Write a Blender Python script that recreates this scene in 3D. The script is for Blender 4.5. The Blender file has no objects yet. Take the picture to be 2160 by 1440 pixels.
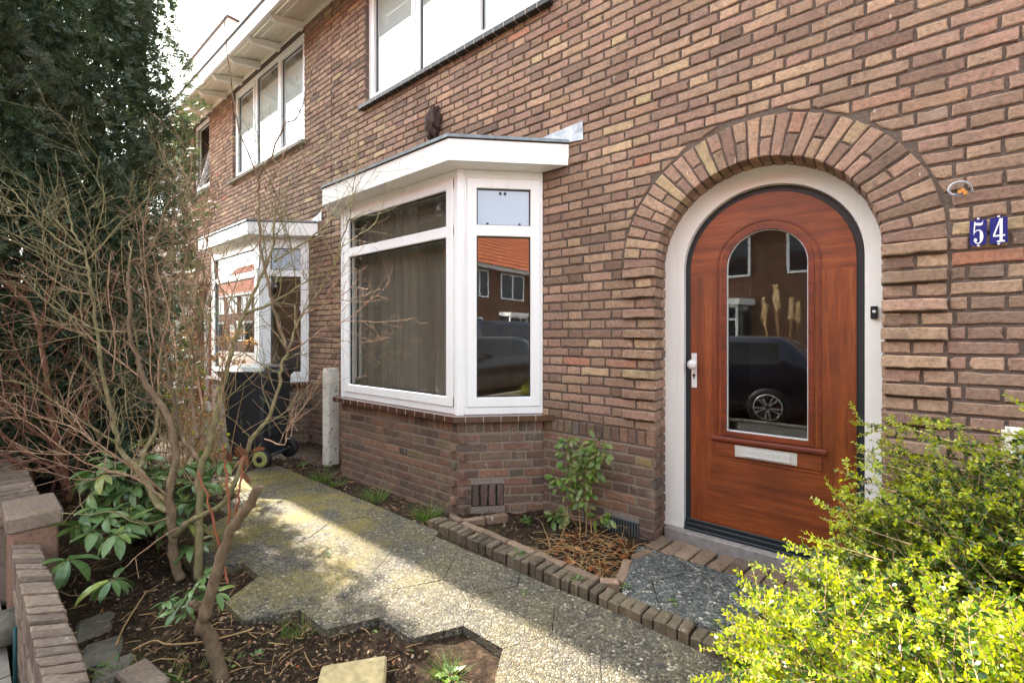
LIGHT=dict(el=38,al=5.3,sun=3.0,sky=.15,dust=4.0,air=.8,ozone=1.0,exp=3.08,sat=.32)
import bpy, math, random
import numpy as np
from mathutils import Vector, Matrix
from mathutils.geometry import tessellate_polygon
R = math.radians
sc = bpy.context.scene
COL = sc.collection
random.seed(7); rng = np.random.default_rng(7)

# ------------------------------------------------------------------ camera figures
F_PX, TH, HOR, HC, CAMY = 920.0, math.atan(1158/920.0), 706.8, 1.32, -2.7
def ray(x, y):
    a = (x-1080)/F_PX; b = (y-HOR)/F_PX
    return Vector((-math.cos(TH)+a*math.sin(TH), math.sin(TH)+a*math.cos(TH), -b))
def at(x, y, t):
    "point seen at photo pixel x,y at depth t"
    return Vector((0, CAMY, HC)) + ray(x, y)*t
def gnd(x, y, z=0.0):
    d = ray(x, y); return Vector((0, CAMY, HC)) + d*((z-HC)/d.z)

# ------------------------------------------------------------------ object helpers
def tag(o, label=None, cat=None, group=None, kind=None):
    if label: o['label'] = label
    if cat: o['category'] = cat
    if group: o['group'] = group
    if kind: o['kind'] = kind
    return o
def empty(name, loc=(0,0,0), rz=0.0):
    o = bpy.data.objects.new(name, None); COL.objects.link(o)
    o.location = loc; o.rotation_euler = (0,0,rz); o.empty_display_size = .05
    return o
def link(name, me, mat, parent=None):
    o = bpy.data.objects.new(name, me); COL.objects.link(o)
    if mat is not None:
        for m in (mat if isinstance(mat, (list, tuple)) else [mat]): me.materials.append(m)
    if parent is not None: o.parent = parent
    return o
class MB:
    "collects shapes of ONE mesh"
    def __init__(s): s.v=[]; s.f=[]; s.sm=[]; s.mi=[]
    def add(s, vs, fs, smooth=False, mi=0):
        b=len(s.v); s.v.extend([tuple(v) for v in vs])
        for f in fs: s.f.append(tuple(b+i for i in f)); s.sm.append(smooth); s.mi.append(mi)
        return s
    def box(s, x0,x1,y0,y1,z0,z1, M=None, ch=0.0, mi=0):
        if ch>0: return s.cbox(x0,x1,y0,y1,z0,z1,ch,M,mi)
        vs=[Vector(p) for p in ((x0,y0,z0),(x1,y0,z0),(x1,y1,z0),(x0,y1,z0),(x0,y0,z1),(x1,y0,z1),(x1,y1,z1),(x0,y1,z1))]
        if M is not None: vs=[M@v for v in vs]
        return s.add(vs,[(0,3,2,1),(4,5,6,7),(0,1,5,4),(1,2,6,5),(2,3,7,6),(3,0,4,7)],mi=mi)
    def cbox(s,x0,x1,y0,y1,z0,z1,c,M=None,mi=0):
        "box with chamfered edges"
        vs=[];idx={}
        X=(x0,x1);Y=(y0,y1);Z=(z0,z1)
        for i in (0,1):
            for j in (0,1):
                for k in (0,1):
                    p=[X[i],Y[j],Z[k]]; d=[c if not i else -c, c if not j else -c, c if not k else -c]
                    for a in range(3):
                        q=[p[b]+(d[b] if b!=a else 0) for b in range(3)]
                        idx[(i,j,k,a)]=len(vs); vs.append(Vector(q))
        if M is not None: vs=[M@v for v in vs]
        fs=[]
        g=lambda i,j,k,a: idx[(i,j,k,a)]
        fs+= [(g(0,0,0,0),g(0,0,1,0),g(0,1,1,0),g(0,1,0,0)),(g(1,0,0,0),g(1,1,0,0),g(1,1,1,0),g(1,0,1,0))]
        fs+= [(g(0,0,0,1),g(1,0,0,1),g(1,0,1,1),g(0,0,1,1)),(g(0,1,0,1),g(0,1,1,1),g(1,1,1,1),g(1,1,0,1))]
        fs+= [(g(0,0,0,2),g(0,1,0,2),g(1,1,0,2),g(1,0,0,2)),(g(0,0,1,2),g(1,0,1,2),g(1,1,1,2),g(0,1,1,2))]
        for j in (0,1):
            for k in (0,1):
                fs.append((g(0,j,k,1),g(1,j,k,1),g(1,j,k,2),g(0,j,k,2)) if j==k else (g(0,j,k,2),g(1,j,k,2),g(1,j,k,1),g(0,j,k,1)))
        for i in (0,1):
            for k in (0,1):
                fs.append((g(i,0,k,2),g(i,1,k,2),g(i,1,k,0),g(i,0,k,0)) if i==k else (g(i,0,k,0),g(i,1,k,0),g(i,1,k,2),g(i,0,k,2)))
        for i in (0,1):
            for j in (0,1):
                fs.append((g(i,j,0,0),g(i,j,1,0),g(i,j,1,1),g(i,j,0,1)) if i==j else (g(i,j,0,1),g(i,j,1,1),g(i,j,1,0),g(i,j,0,0)))
        for i in (0,1):
            for j in (0,1):
                for k in (0,1):
                    t=(g(i,j,k,0),g(i,j,k,1),g(i,j,k,2)); fs.append(t if (i+j+k)%2 else t[::-1])
        return s.add(vs,fs,mi=mi)
    def prism(s, pts, z0, z1, M=None, mi=0, smooth_side=False):
        "polygon in x,y extruded along z"
        n=len(pts); vs=[Vector((p[0],p[1],z0)) for p in pts]+[Vector((p[0],p[1],z1)) for p in pts]
        tri=tessellate_polygon([[Vector((p[0],p[1],0)) for p in pts]])
        area=sum(pts[i][0]*pts[(i+1)%n][1]-pts[(i+1)%n][0]*pts[i][1] for i in range(n))
        if M is not None: vs=[M@v for v in vs]
        fs=[]
        for t in tri:
            a=[pts[i] for i in t]
            ar=(a[1][0]-a[0][0])*(a[2][1]-a[0][1])-(a[2][0]-a[0][0])*(a[1][1]-a[0][1])
            t=tuple(t) if ar>0 else tuple(t)[::-1]
            fs.append(tuple(t[::-1])); fs.append(tuple(i+n for i in t))
        s.add(vs,fs,mi=mi)
        b=len(s.v)-2*n
        for i in range(n):
            j=(i+1)%n
            q=(b+i,b+j,b+j+n,b+i+n) if area>0 else (b+j,b+i,b+i+n,b+j+n)
            s.f.append(q); s.sm.append(smooth_side); s.mi.append(mi)
        return s
    def tube(s, path, radii, n=6, cap=True, mi=0):
        P=[Vector(p) for p in path]; m=len(P)
        if m<2: return s
        if not hasattr(radii,'__len__'): radii=[radii]*m
        up=Vector((0,0,1)); t0=(P[1]-P[0]).normalized()
        if abs(t0.dot(up))>.95: up=Vector((1,0,0))
        nn=(up-t0*up.dot(t0)).normalized(); vs=[]
        for i in range(m):
            t=((P[min(i+1,m-1)]-P[max(i-1,0)])).normalized()
            nn=(nn-t*nn.dot(t))
            nn=nn.normalized() if nn.length>1e-6 else t.orthogonal().normalized()
            bb=t.cross(nn)
            for k in range(n):
                a=2*math.pi*k/n
                vs.append(P[i]+(nn*math.cos(a)+bb*math.sin(a))*radii[i])
        fs=[]
        for i in range(m-1):
            for k in range(n):
                k2=(k+1)%n
                fs.append((i*n+k,i*n+k2,(i+1)*n+k2,(i+1)*n+k))
        s.add(vs,fs,True,mi)
        if cap:
            b=len(s.v)-m*n
            s.f.append(tuple(b+k for k in range(n))[::-1]); s.sm.append(False); s.mi.append(mi)
            s.f.append(tuple(b+(m-1)*n+k for k in range(n))); s.sm.append(False); s.mi.append(mi)
        return s
    def lathe(s, prof, n=20, M=None, smooth=True, mi=0):
        "profile of (r,z) about z"
        vs=[];m=len(prof)
        for r,z in prof:
            for k in range(n):
                a=2*math.pi*k/n; vs.append(Vector((r*math.cos(a),r*math.sin(a),z)))
        if M is not None: vs=[M@v for v in vs]
        fs=[(i*n+k,i*n+(k+1)%n,(i+1)*n+(k+1)%n,(i+1)*n+k) for i in range(m-1) for k in range(n)]
        s.add(vs,fs,smooth,mi)
        b=len(s.v)-m*n
        s.f.append(tuple(b+k for k in range(n))[::-1]); s.sm.append(False); s.mi.append(mi)
        s.f.append(tuple(b+(m-1)*n+k for k in range(n))); s.sm.append(False); s.mi.append(mi)
        return s
    def build(s, name, mat, parent=None):
        me=bpy.data.meshes.new(name); me.from_pydata(s.v,[],s.f)
        me.polygons.foreach_set('use_smooth',s.sm)
        if any(s.mi): me.polygons.foreach_set('material_index',s.mi)
        me.update()
        return link(name,me,mat,parent)
def np_mesh(name, V, Fq, mat, parent=None, smooth=False):
    "V (n,3), Fq (m,k) index array with k corners each"
    V=np.asarray(V,np.float32); Fq=np.asarray(Fq,np.int32); k=Fq.shape[1]
    me=bpy.data.meshes.new(name)
    me.vertices.add(len(V)); me.vertices.foreach_set('co',V.ravel())
    me.loops.add(Fq.size); me.loops.foreach_set('vertex_index',Fq.ravel())
    me.polygons.add(len(Fq)); me.polygons.foreach_set('loop_start',np.arange(0,Fq.size,k,dtype=np.int32))
    me.polygons.foreach_set('loop_total',np.full(len(Fq),k,np.int32))
    if smooth: me.polygons.foreach_set('use_smooth',np.ones(len(Fq),bool))
    me.update(calc_edges=True); me.validate()
    return link(name,me,mat,parent)

# ------------------------------------------------------------------ materials
class NT:
    def __init__(s,name):
        s.m=bpy.data.materials.new(name); s.m.use_nodes=True; s.t=s.m.node_tree
        for n in list(s.t.nodes): s.t.nodes.remove(n)
        s.out=s.n('ShaderNodeOutputMaterial')
    def n(s,typ,**kw):
        nd=s.t.nodes.new(typ)
        for k,v in kw.items():
            if k in nd.inputs.keys() if isinstance(k,str) else False: s.set(nd,k,v)
            else: setattr(nd,k,v)
        return nd
    def set(s,nd,k,v):
        if hasattr(v,'is_output') or isinstance(v,bpy.types.NodeSocket): s.t.links.new(v,nd.inputs[k])
        else: nd.inputs[k].default_value=v
    def coord(s,scale=(1,1,1),rot=(0,0,0),kind='Object'):
        c=s.n('ShaderNodeTexCoord'); mp=s.n('ShaderNodeMapping')
        s.t.links.new(c.outputs[kind],mp.inputs[0]); mp.inputs['Scale'].default_value=scale; mp.inputs['Rotation'].default_value=rot
        return mp.outputs[0]
    def noise(s,vec,scale,detail=4,rough=.6,dist=0.0):
        nd=s.n('ShaderNodeTexNoise'); s.t.links.new(vec,nd.inputs['Vector'])
        nd.inputs['Scale'].default_value=scale; nd.inputs['Detail'].default_value=detail; nd.inputs['Roughness'].default_value=rough; nd.inputs['Distortion'].default_value=dist
        return nd.outputs['Fac']
    def voro(s,vec,scale,feature='F1',out='Distance',rnd=1.0):
        nd=s.n('ShaderNodeTexVoronoi',feature=feature); s.t.links.new(vec,nd.inputs['Vector'])
        nd.inputs['Scale'].default_value=scale; nd.inputs['Randomness'].default_value=rnd
        return nd.outputs[out]
    def ramp(s,fac,stops,interp='LINEAR'):
        nd=s.n('ShaderNodeValToRGB'); nd.color_ramp.interpolation=interp
        e=nd.color_ramp.elements
        while len(e)>len(stops): e.remove(e[-1])
        while len(e)<len(stops): e.new(.5)
        for el,(p,c) in zip(e,stops):
            el.position=p; el.color=(c[0],c[1],c[2],1) if hasattr(c,'__len__') else (c,c,c,1)
        s.t.links.new(fac,nd.inputs[0]); return nd.outputs[0]
    def mix(s,fac,a,b,mode='MIX'):
        nd=s.n('ShaderNodeMix',data_type='RGBA',blend_type=mode,clamp_factor=True)
        for k,v in ((0,fac),(6,a),(7,b)):
            if isinstance(v,bpy.types.NodeSocket): s.t.links.new(v,nd.inputs[k])
            else: nd.inputs[k].default_value=(v if k==0 else ((*v,1) if hasattr(v,'__len__') and len(v)==3 else v if hasattr(v,'__len__') else (v,v,v,1)))
        return nd.outputs[2]
    def math(s,op,a,b=0.0,c=0.0):
        nd=s.n('ShaderNodeMath',operation=op)
        for k,v in ((0,a),(1,b),(2,c)):
            if isinstance(v,bpy.types.NodeSocket): s.t.links.new(v,nd.inputs[k])
            else: nd.inputs[k].default_value=v
        return nd.outputs[0]
    def bump(s,h,strength=.5,dist=.01,prev=None):
        nd=s.n('ShaderNodeBump'); nd.inputs['Strength'].default_value=strength; nd.inputs['Distance'].default_value=dist
        s.t.links.new(h,nd.inputs['Height'])
        if prev is not None: s.t.links.new(prev,nd.inputs['Normal'])
        return nd.outputs[0]
    def island(s): return s.n('ShaderNodeNewGeometry').outputs['Random Per Island']
    def pbsdf(s,color,rough=.7,spec=.4,normal=None,metal=0.0,coat=0.0,coatr=.1,sheen=0.0):
        b=s.n('ShaderNodeBsdfPrincipled')
        for k,v in (('Base Color',color),('Roughness',rough),('Specular IOR Level',spec),('Metallic',metal),('Coat Weight',coat),('Coat Roughness',coatr)):
            if isinstance(v,bpy.types.NodeSocket): s.t.links.new(v,b.inputs[k])
            else: b.inputs[k].default_value=(*v,1) if hasattr(v,'__len__') and len(v)==3 else v
        if normal is not None:
            s.t.links.new(normal,b.inputs['Normal'])
        return b.outputs[0]
    def done(s,sh): s.t.links.new(sh,s.out.inputs['Surface']); return s.m
    def translucent(s,sh,color,fac):
        t=s.n('ShaderNodeBsdfTranslucent')
        if isinstance(color,bpy.types.NodeSocket): s.t.links.new(color,t.inputs[0])
        else: t.inputs[0].default_value=(*color,1)
        mx=s.n('ShaderNodeMixShader'); mx.inputs[0].default_value=fac
        s.t.links.new(sh,mx.inputs[1]); s.t.links.new(t.outputs[0],mx.inputs[2]); return mx.outputs[0]

def srgb(r,g,b):
    f=lambda c:(c/255/12.92 if c/255<=.04045 else ((c/255+.055)/1.055)**2.4)
    return (f(r),f(g),f(b))
def simple(name,color,rough=.6,var=.25,scale=30,bump=.2,bd=.003,metal=0.0,spec=.4,coat=0.0):
    m=NT(name); c=m.coord()
    n=m.noise(c,scale,5); n2=m.noise(c,scale*.13,3)
    lo=tuple(max(0,x*(1-var)) for x in color); hi=tuple(min(1,x*(1+var)) for x in color)
    col=m.ramp(n,[(.3,lo),(.7,hi)]); col=m.mix(m.math('MULTIPLY',n2,.5*var*2),col,lo)
    return m.done(m.pbsdf(col,rough,spec,m.bump(n,bump,bd) if bump else None,metal,coat))

def brick_mat(name,stops,dirt=.35):
    m=NT(name); c=m.coord()
    r=m.island()
    base=m.ramp(r,stops)
    # second, unrelated random per brick for lightness
    w=m.n('ShaderNodeTexWhiteNoise',noise_dimensions='1D'); m.t.links.new(r,w.inputs['W'])
    lum=m.ramp(w.outputs['Value'],[(0,.70),(.25,.88),(.7,1.0),(1,1.15)])
    base=m.mix(1.0,base,lum,'MULTIPLY')
    n1=m.noise(c,55,6,.7); n2=m.noise(c,14,4); n3=m.noise(c,1.3,3)
    base=m.mix(1.0,base,m.ramp(n1,[(.28,.55),(.5,1),(.75,1.35)]),'MULTIPLY')
    base=m.mix(m.ramp(n2,[(.5,0),(.72,.6)]),base,srgb(122,104,92))
    base=m.mix(m.ramp(n3,[(.45,0),(.8,dirt)]),base,srgb(70,58,52))
    sp=m.voro(c,160); base=m.mix(m.ramp(sp,[(.08,.75),(.16,0)]),base,srgb(52,42,38))
    # pale lime runs
    st=m.noise(m.coord((38,38,9)),1,2,.5); base=m.mix(m.ramp(st,[(.735,0),(.76,.8)]),base,srgb(205,196,186))
    bl=m.noise(c,5.5,5,.72); base=m.mix(m.ramp(bl,[(.56,0),(.74,.42)]),base,srgb(176,160,144))
    bk=m.noise(c,4.1,6,.75); base=m.mix(m.ramp(bk,[(.58,0),(.72,.5)]),base,srgb(74,62,54))
    h=m.math('ADD',m.math('MULTIPLY',n1,.9),m.math('MULTIPLY',n2,1.3))
    h=m.math('ADD',h,m.math('MULTIPLY',m.noise(c,240,3),.35))
    return m.done(m.pbsdf(base,.9,.25,m.bump(h,.85,.006)))

M={}
M['brick']=brick_mat('brick brown',[(0,srgb(122,101,89)),(.12,srgb(158,130,110)),(.3,srgb(173,143,119)),(.42,srgb(152,121,105)),(.55,srgb(175,147,120)),(.66,srgb(166,132,115)),(.78,srgb(142,114,99)),(.88,srgb(171,138,118)),(.96,srgb(186,162,126)),(.988,srgb(166,128,108)),(1,srgb(180,124,98))])
M['clinker']=brick_mat('brick clinker',[(0,srgb(84,74,70)),(.15,srgb(128,100,84)),(.35,srgb(138,104,88)),(.5,srgb(114,92,80)),(.62,srgb(130,110,90)),(.75,srgb(108,86,80)),(.85,srgb(148,114,92)),(.95,srgb(88,82,78)),(1,srgb(150,128,90))],.3)
def mortar(name,a,b):
    m=NT(name); c=m.coord(); n=m.noise(c,90,5,.7)
    return m.done(m.pbsdf(m.ramp(n,[(.3,a),(.7,b)]),.95,.2,m.bump(n,.8,.004)))
M['mortar']=mortar('mortar dark',srgb(84,72,65),srgb(116,103,94))
M['mortar2']=mortar('mortar pale',srgb(112,102,92),srgb(156,144,132))
def paint(name,c,rough=.35,dirt=.25):
    m=NT(name); v=m.coord(); n=m.noise(v,3,5); n2=m.noise(v,60,3)
    col=m.mix(m.ramp(n,[(.5,0),(.8,dirt)]),c,tuple(x*.72 for x in c))
    st=m.noise(m.coord((14,14,.9)),1,4,.6); col=m.mix(m.ramp(st,[(.52,0),(.78,dirt*1.3)]),col,(c[0]*.66,c[1]*.63,c[2]*.56))
    return m.done(m.pbsdf(col,rough,.45,m.bump(n2,.06,.002)))
M['upvc']=paint('white plastic frame',(.87,.87,.87),.3,.2)
M['white']=paint('white painted wood',(.88,.87,.84),.4,.2)
M['cream']=paint('cream painted boards',(.82,.79,.73),.45,.25)
M['gasket']=simple('black rubber',(.012,.012,.013),.5,.1,20,0)
M['anthracite']=simple('anthracite frame',(.022,.025,.03),.35,.15,40,.05)
M['alu']=simple('satin metal',(.74,.73,.71),.35,.06,60,.05,metal=.45)
M['zinc']=simple('zinc trim',(.20,.22,.23),.45,.3,18,.2,metal=.6)
M['lead']=simple('lead flashing',(.42,.45,.49),.5,.35,14,.8,.01,metal=.35)
M['dullstone']=simple('dull garden stone',srgb(104,98,86),.95,.4,22,.9,.008)
M['stone']=simple('grey doorstep stone',srgb(148,140,136),.75,.28,22,.5,.004)
M['concrete']=simple('weathered concrete',srgb(140,134,120),.9,.35,26,.8,.006)
M['tile']=simple('brown glazed sill tile',srgb(84,57,47),.25,.25,12,.1,.002,coat=.4)
M['slate']=simple('dark sill tile',srgb(40,36,34),.5,.25,20,.2,.003)
M['grout']=simple('pale grout',srgb(190,182,170),.9,.1,60,.1)
M['black_in']=simple('painted black void',(.01,.01,.01),.9,.1,10,0)  # black colour for the shade in the vent and grille openings
M['room']=simple('room plaster',(.60,.56,.48),.9,.15,3,0)
M['handle_white']=simple('pale handle',(.72,.71,.69),.35,.05,40,0)
M['blind']=simple('white roller blind',(.94,.95,.96),.8,.03,10,0)
M['interior_white']=simple('white interior trim',(.6,.6,.58),.6,.1,10,0)
def glass(name,tint=(1,1,1),rough=0.0,ior=1.5,layers=4.0,frost=None):
    m=NT(name)
    fr=m.n('ShaderNodeFresnel'); fr.inputs[0].default_value=ior
    r=fr.outputs[0]
    # several glass faces in one sealed pane: R = N r / (1 + (N-1) r)
    fac=m.math('DIVIDE',m.math('MULTIPLY',r,layers),m.math('ADD',m.math('MULTIPLY',r,layers-1),1.0))
    bf=m.n('ShaderNodeNewGeometry').outputs['Backfacing']; fac=m.math('MULTIPLY',fac,m.math('SUBTRACT',1.0,bf))  # each sheet reflects once, at its outer face
    g=m.n('ShaderNodeBsdfGlossy'); g.inputs['Roughness'].default_value=rough; g.inputs['Color'].default_value=(.98,.99,1,1)
    wob=m.noise(m.coord(),1.6,1,.4); m.t.links.new(m.bump(wob,.05,.01),g.inputs['Normal'])
    if frost is None:
        t=m.n('ShaderNodeBsdfTransparent'); t.inputs[0].default_value=(*tint,1)
    else:
        t=m.n('ShaderNodeBsdfDiffuse'); t.inputs[0].default_value=(*frost,1)
    mx=m.n('ShaderNodeMixShader'); m.t.links.new(fac,mx.inputs[0]); m.t.links.new(t.outputs[0],mx.inputs[1]); m.t.links.new(g.outputs[0],mx.inputs[2])
    return m.done(mx.outputs[0])
M['glass']=glass('window glass',(.91,.90,.87),layers=3.0)
M['glass_up']=glass('upstairs glass',(.9,.93,.92),layers=4.0)
M['frosted']=glass('frosted vent glass',frost=(.33,.43,.55),rough=.4)
def wood(name,axis,c0,c1,c2):
    m=NT(name); s={'z':(26,26,1.6),'x':(1.6,26,26)}[axis]
    v=m.coord(s); n=m.noise(v,1.0,6,.62,.6); f=m.noise(m.coord(tuple(q*5 for q in s)),1.0,3,.7)
    b=m.noise(m.coord((2,2,2)),1,3)
    col=m.ramp(n,[(.25,c0),(.5,c1),(.75,c2)]); col=m.mix(m.ramp(f,[(.35,.65),(.55,0)]),col,tuple(x*.55 for x in c1))
    col=m.mix(1.0,col,m.ramp(b,[(.3,.72),(.7,1.2)]),'MULTIPLY')
    h=m.math('ADD',n,f)
    return m.done(m.pbsdf(col,.42,.45,m.bump(h,.22,.002),0,.35,.25))
WC=(srgb(94,41,18),srgb(139,66,28),srgb(167,91,43))
M['wood_v']=wood('varnished wood upright','z',*WC)
M['wood_h']=wood('varnished wood level','x',*WC)
M['wood_dark']=wood('varnished wood moulding','x',srgb(80,28,14),srgb(120,48,20),srgb(146,64,28))
# ------------------------------------------------------------------ brickwork
CO=.065; BH=.0512; JT=.0128
class Frame:
    "local (u,v,n) -> world; n points out of the wall"
    def __init__(s,o,U,V,N): s.o=Vector(o);s.U=Vector(U).normalized();s.V=Vector(V).normalized();s.N=Vector(N).normalized()
    def __call__(s,u,v,n=0.0): return s.o+s.U*u+s.V*v+s.N*n
    def mat(s):
        m=Matrix.Identity(4)
        for i,a in enumerate((s.U,s.V,s.N)):
            for r in range(3): m[r][i]=a[r]
        for r in range(3): m[r][3]=s.o[r]
        return m
def ragged(poly):
    "break the long edges so that brick outlines are not ruler straight"
    if len(poly)==4 and random.random()<.22:   # a broken corner
        i=random.randrange(4); p=poly[i]; a,b=poly[i-1],poly[(i+1)%4]; la=math.hypot(a[0]-p[0],a[1]-p[1]); lb=math.hypot(b[0]-p[0],b[1]-p[1]); ca=min(.3*la,random.uniform(.004,.014)); cb=min(.3*lb,random.uniform(.004,.014))
        poly=list(poly[:i])+[(p[0]+(a[0]-p[0])/la*ca,p[1]+(a[1]-p[1])/la*ca),(p[0]+(b[0]-p[0])/lb*cb,p[1]+(b[1]-p[1])/lb*cb)]+list(poly[i+1:])
    out=[]
    for i in range(len(poly)):
        a=poly[i];b=poly[(i+1)%len(poly)]; L=math.hypot(b[0]-a[0],b[1]-a[1]); out.append(a)
        k=int(L/.045)
        for j in range(1,k+1): t=j/(k+1)+random.uniform(-.15,.15)/(k+1); out.append((a[0]+(b[0]-a[0])*t,a[1]+(b[1]-a[1])*t))
    return out
def brick_poly(mb,fr,poly,depth=.05,proud=0.0,ch=.0042,jit=.0016):
    "one brick: convex polygon (u,v) anticlockwise seen from outside"
    poly=ragged(poly); n=len(poly); cu=sum(p[0] for p in poly)/n; cv=sum(p[1] for p in poly)/n
    pr=proud+random.gauss(0,.0013)
    tu=random.gauss(0,.010); tv=random.gauss(0,.016)
    P=[(u+random.gauss(0,jit),v+random.gauss(0,jit)) for u,v in poly]
    inner=[]
    for i in range(n):
        p0=Vector(P[i-1]);p1=Vector(P[i]);p2=Vector(P[(i+1)%n])
        a=(p1-p0);b=(p2-p1)
        if a.length<1e-5 or b.length<1e-5: return
        na=Vector((-a.y,a.x)).normalized(); nb=Vector((-b.y,b.x)).normalized()
        d=na+nb; L=d.length
        d=d/L if L>1e-4 else na
        k=ch*random.uniform(.7,1.7)/max(.45,d.dot(na))
        inner.append(tuple(p1+d*k))
    z=lambda u,v: pr+(u-cu)*tu+(v-cv)*tv
    vs=[fr(u,v,z(u,v)) for u,v in inner]+[fr(u,v,z(u,v)-ch*.9) for u,v in P]+[fr(u,v,-depth) for u,v in P]
    fs=[tuple(range(n))]
    for i in range(n):
        j=(i+1)%n
        fs.append((n+i,n+j,j,i)); fs.append((2*n+i,2*n+j,n+j,n+i))
    mb.add(vs,fs)
def rect(u0,u1,v0,v1): return [(u0,v0),(u1,v0),(u1,v1),(u0,v1)]
def clip_half(poly,px,py,nx,ny):
    "keep the side where (p-P).n >= 0"
    out=[]; n=len(poly)
    for i in range(n):
        a=poly[i];b=poly[(i+1)%n]
        da=(a[0]-px)*nx+(a[1]-py)*ny; db=(b[0]-px)*nx+(b[1]-py)*ny
        if da>=0: out.append(a)
        if da*db<0:
            t=da/(da-db); out.append((a[0]+(b[0]-a[0])*t,a[1]+(b[1]-a[1])*t))
    return out
def courses(mb,fr,u0,u1,v0,v1,holes=(),circle=None,seed=0,v_phase=0.0,row=0):
    "wild bond of stretchers and headers; holes=(ua,ub,va,vb)"
    rnd=random.Random(seed); k=row; v=v0+v_phase; PD=.2105+.0985+2*JT
    while v+BH*.5<v1:
        top=min(v+BH,v1)
        u=math.floor(u0/PD)*PD-PD+(PD/2 if k%2 else 0)+rnd.uniform(-.006,.006); i=0; seq=(1,0,1,0)
        while u<u1:
            L=(.2105 if seq[i%4] else .0985)*rnd.uniform(.985,1.01); i+=1
            a,b=u,u+L; u=b+JT
            segs=[(max(a,u0),min(b,u1))]
            for (ua,ub,va,vb) in holes:
                if top<=va+.004 or v>=vb-.004: continue
                ns=[]
                for (p,q) in segs:
                    if q<=ua or p>=ub: ns.append((p,q)); continue
                    if p<ua: ns.append((p,ua))
                    if q>ub: ns.append((ub,q))
                segs=ns
            for (p,q) in segs:
                if q-p<.022: continue
                poly=rect(p,q,v,top)
                if circle:
                    cx,cv,rr=circle
                    mu,mv=(p+q)/2,(v+top)/2
                    if top>cv and math.hypot(mu-cx,mv-cv)<rr+.2:
                        dx,dy=mu-cx,max(mv-cv,1e-3); L2=math.hypot(dx,dy); dx/=L2;dy/=L2
                        # cut straight like a mason would, at two places along the ring
                        for uu in (p,q,mu):
                            ex,ey=uu-cx,(v+top)/2-cv; l=math.hypot(ex,ey)
                            if l<rr+.16 and l>1e-3:
                                poly=clip_half(poly,cx+ex/l*rr,cv+ey/l*rr,ex/l,ey/l)
                                if len(poly)<3: break
                        if len(poly)<3: continue
                        ar=abs(sum(poly[t][0]*poly[(t+1)%len(poly)][1]-poly[(t+1)%len(poly)][0]*poly[t][1] for t in range(len(poly))))/2
                        if ar<.0013: continue
                brick_poly(mb,fr,poly)
        v+=CO; k+=1
def rowlock(mb,fr,u0,u1,v0,v1,step=.0625,proud=0.0,w=.051,seed=1):
    n=max(1,round((u1-u0)/step)); st=(u1-u0)/n
    for i in range(n):
        a=u0+i*st+(st-w)/2; brick_poly(mb,fr,rect(a,a+w,v0,v1),proud=proud)
def slab_with_holes(mb,fr,u0,u1,v0,v1,holes,n0,n1):
    "backing wall as a grid of cells between n0 and n1, open at holes"
    us=sorted({u0,u1,*[min(max(h[i],u0),u1) for h in holes for i in (0,1)]}); vs=sorted({v0,v1,*[min(max(h[i],v0),v1) for h in holes for i in (2,3)]})
    Mx=fr.mat()
    for j in range(len(vs)-1):
        run=None
        for i in range(len(us)-1):
            cu=(us[i]+us[i+1])/2; cv=(vs[j]+vs[j+1])/2
            inside=any(h[0]<cu<h[1] and h[2]<cv<h[3] for h in holes)
            if inside:
                if run: mb.box(run[0],run[1],vs[j],vs[j+1],n0,n1,Mx); run=None
            else: run=(run[0],us[i+1]) if run else (us[i],us[i+1])
        if run: mb.box(run[0],run[1],vs[j],vs[j+1],n0,n1,Mx)

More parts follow.
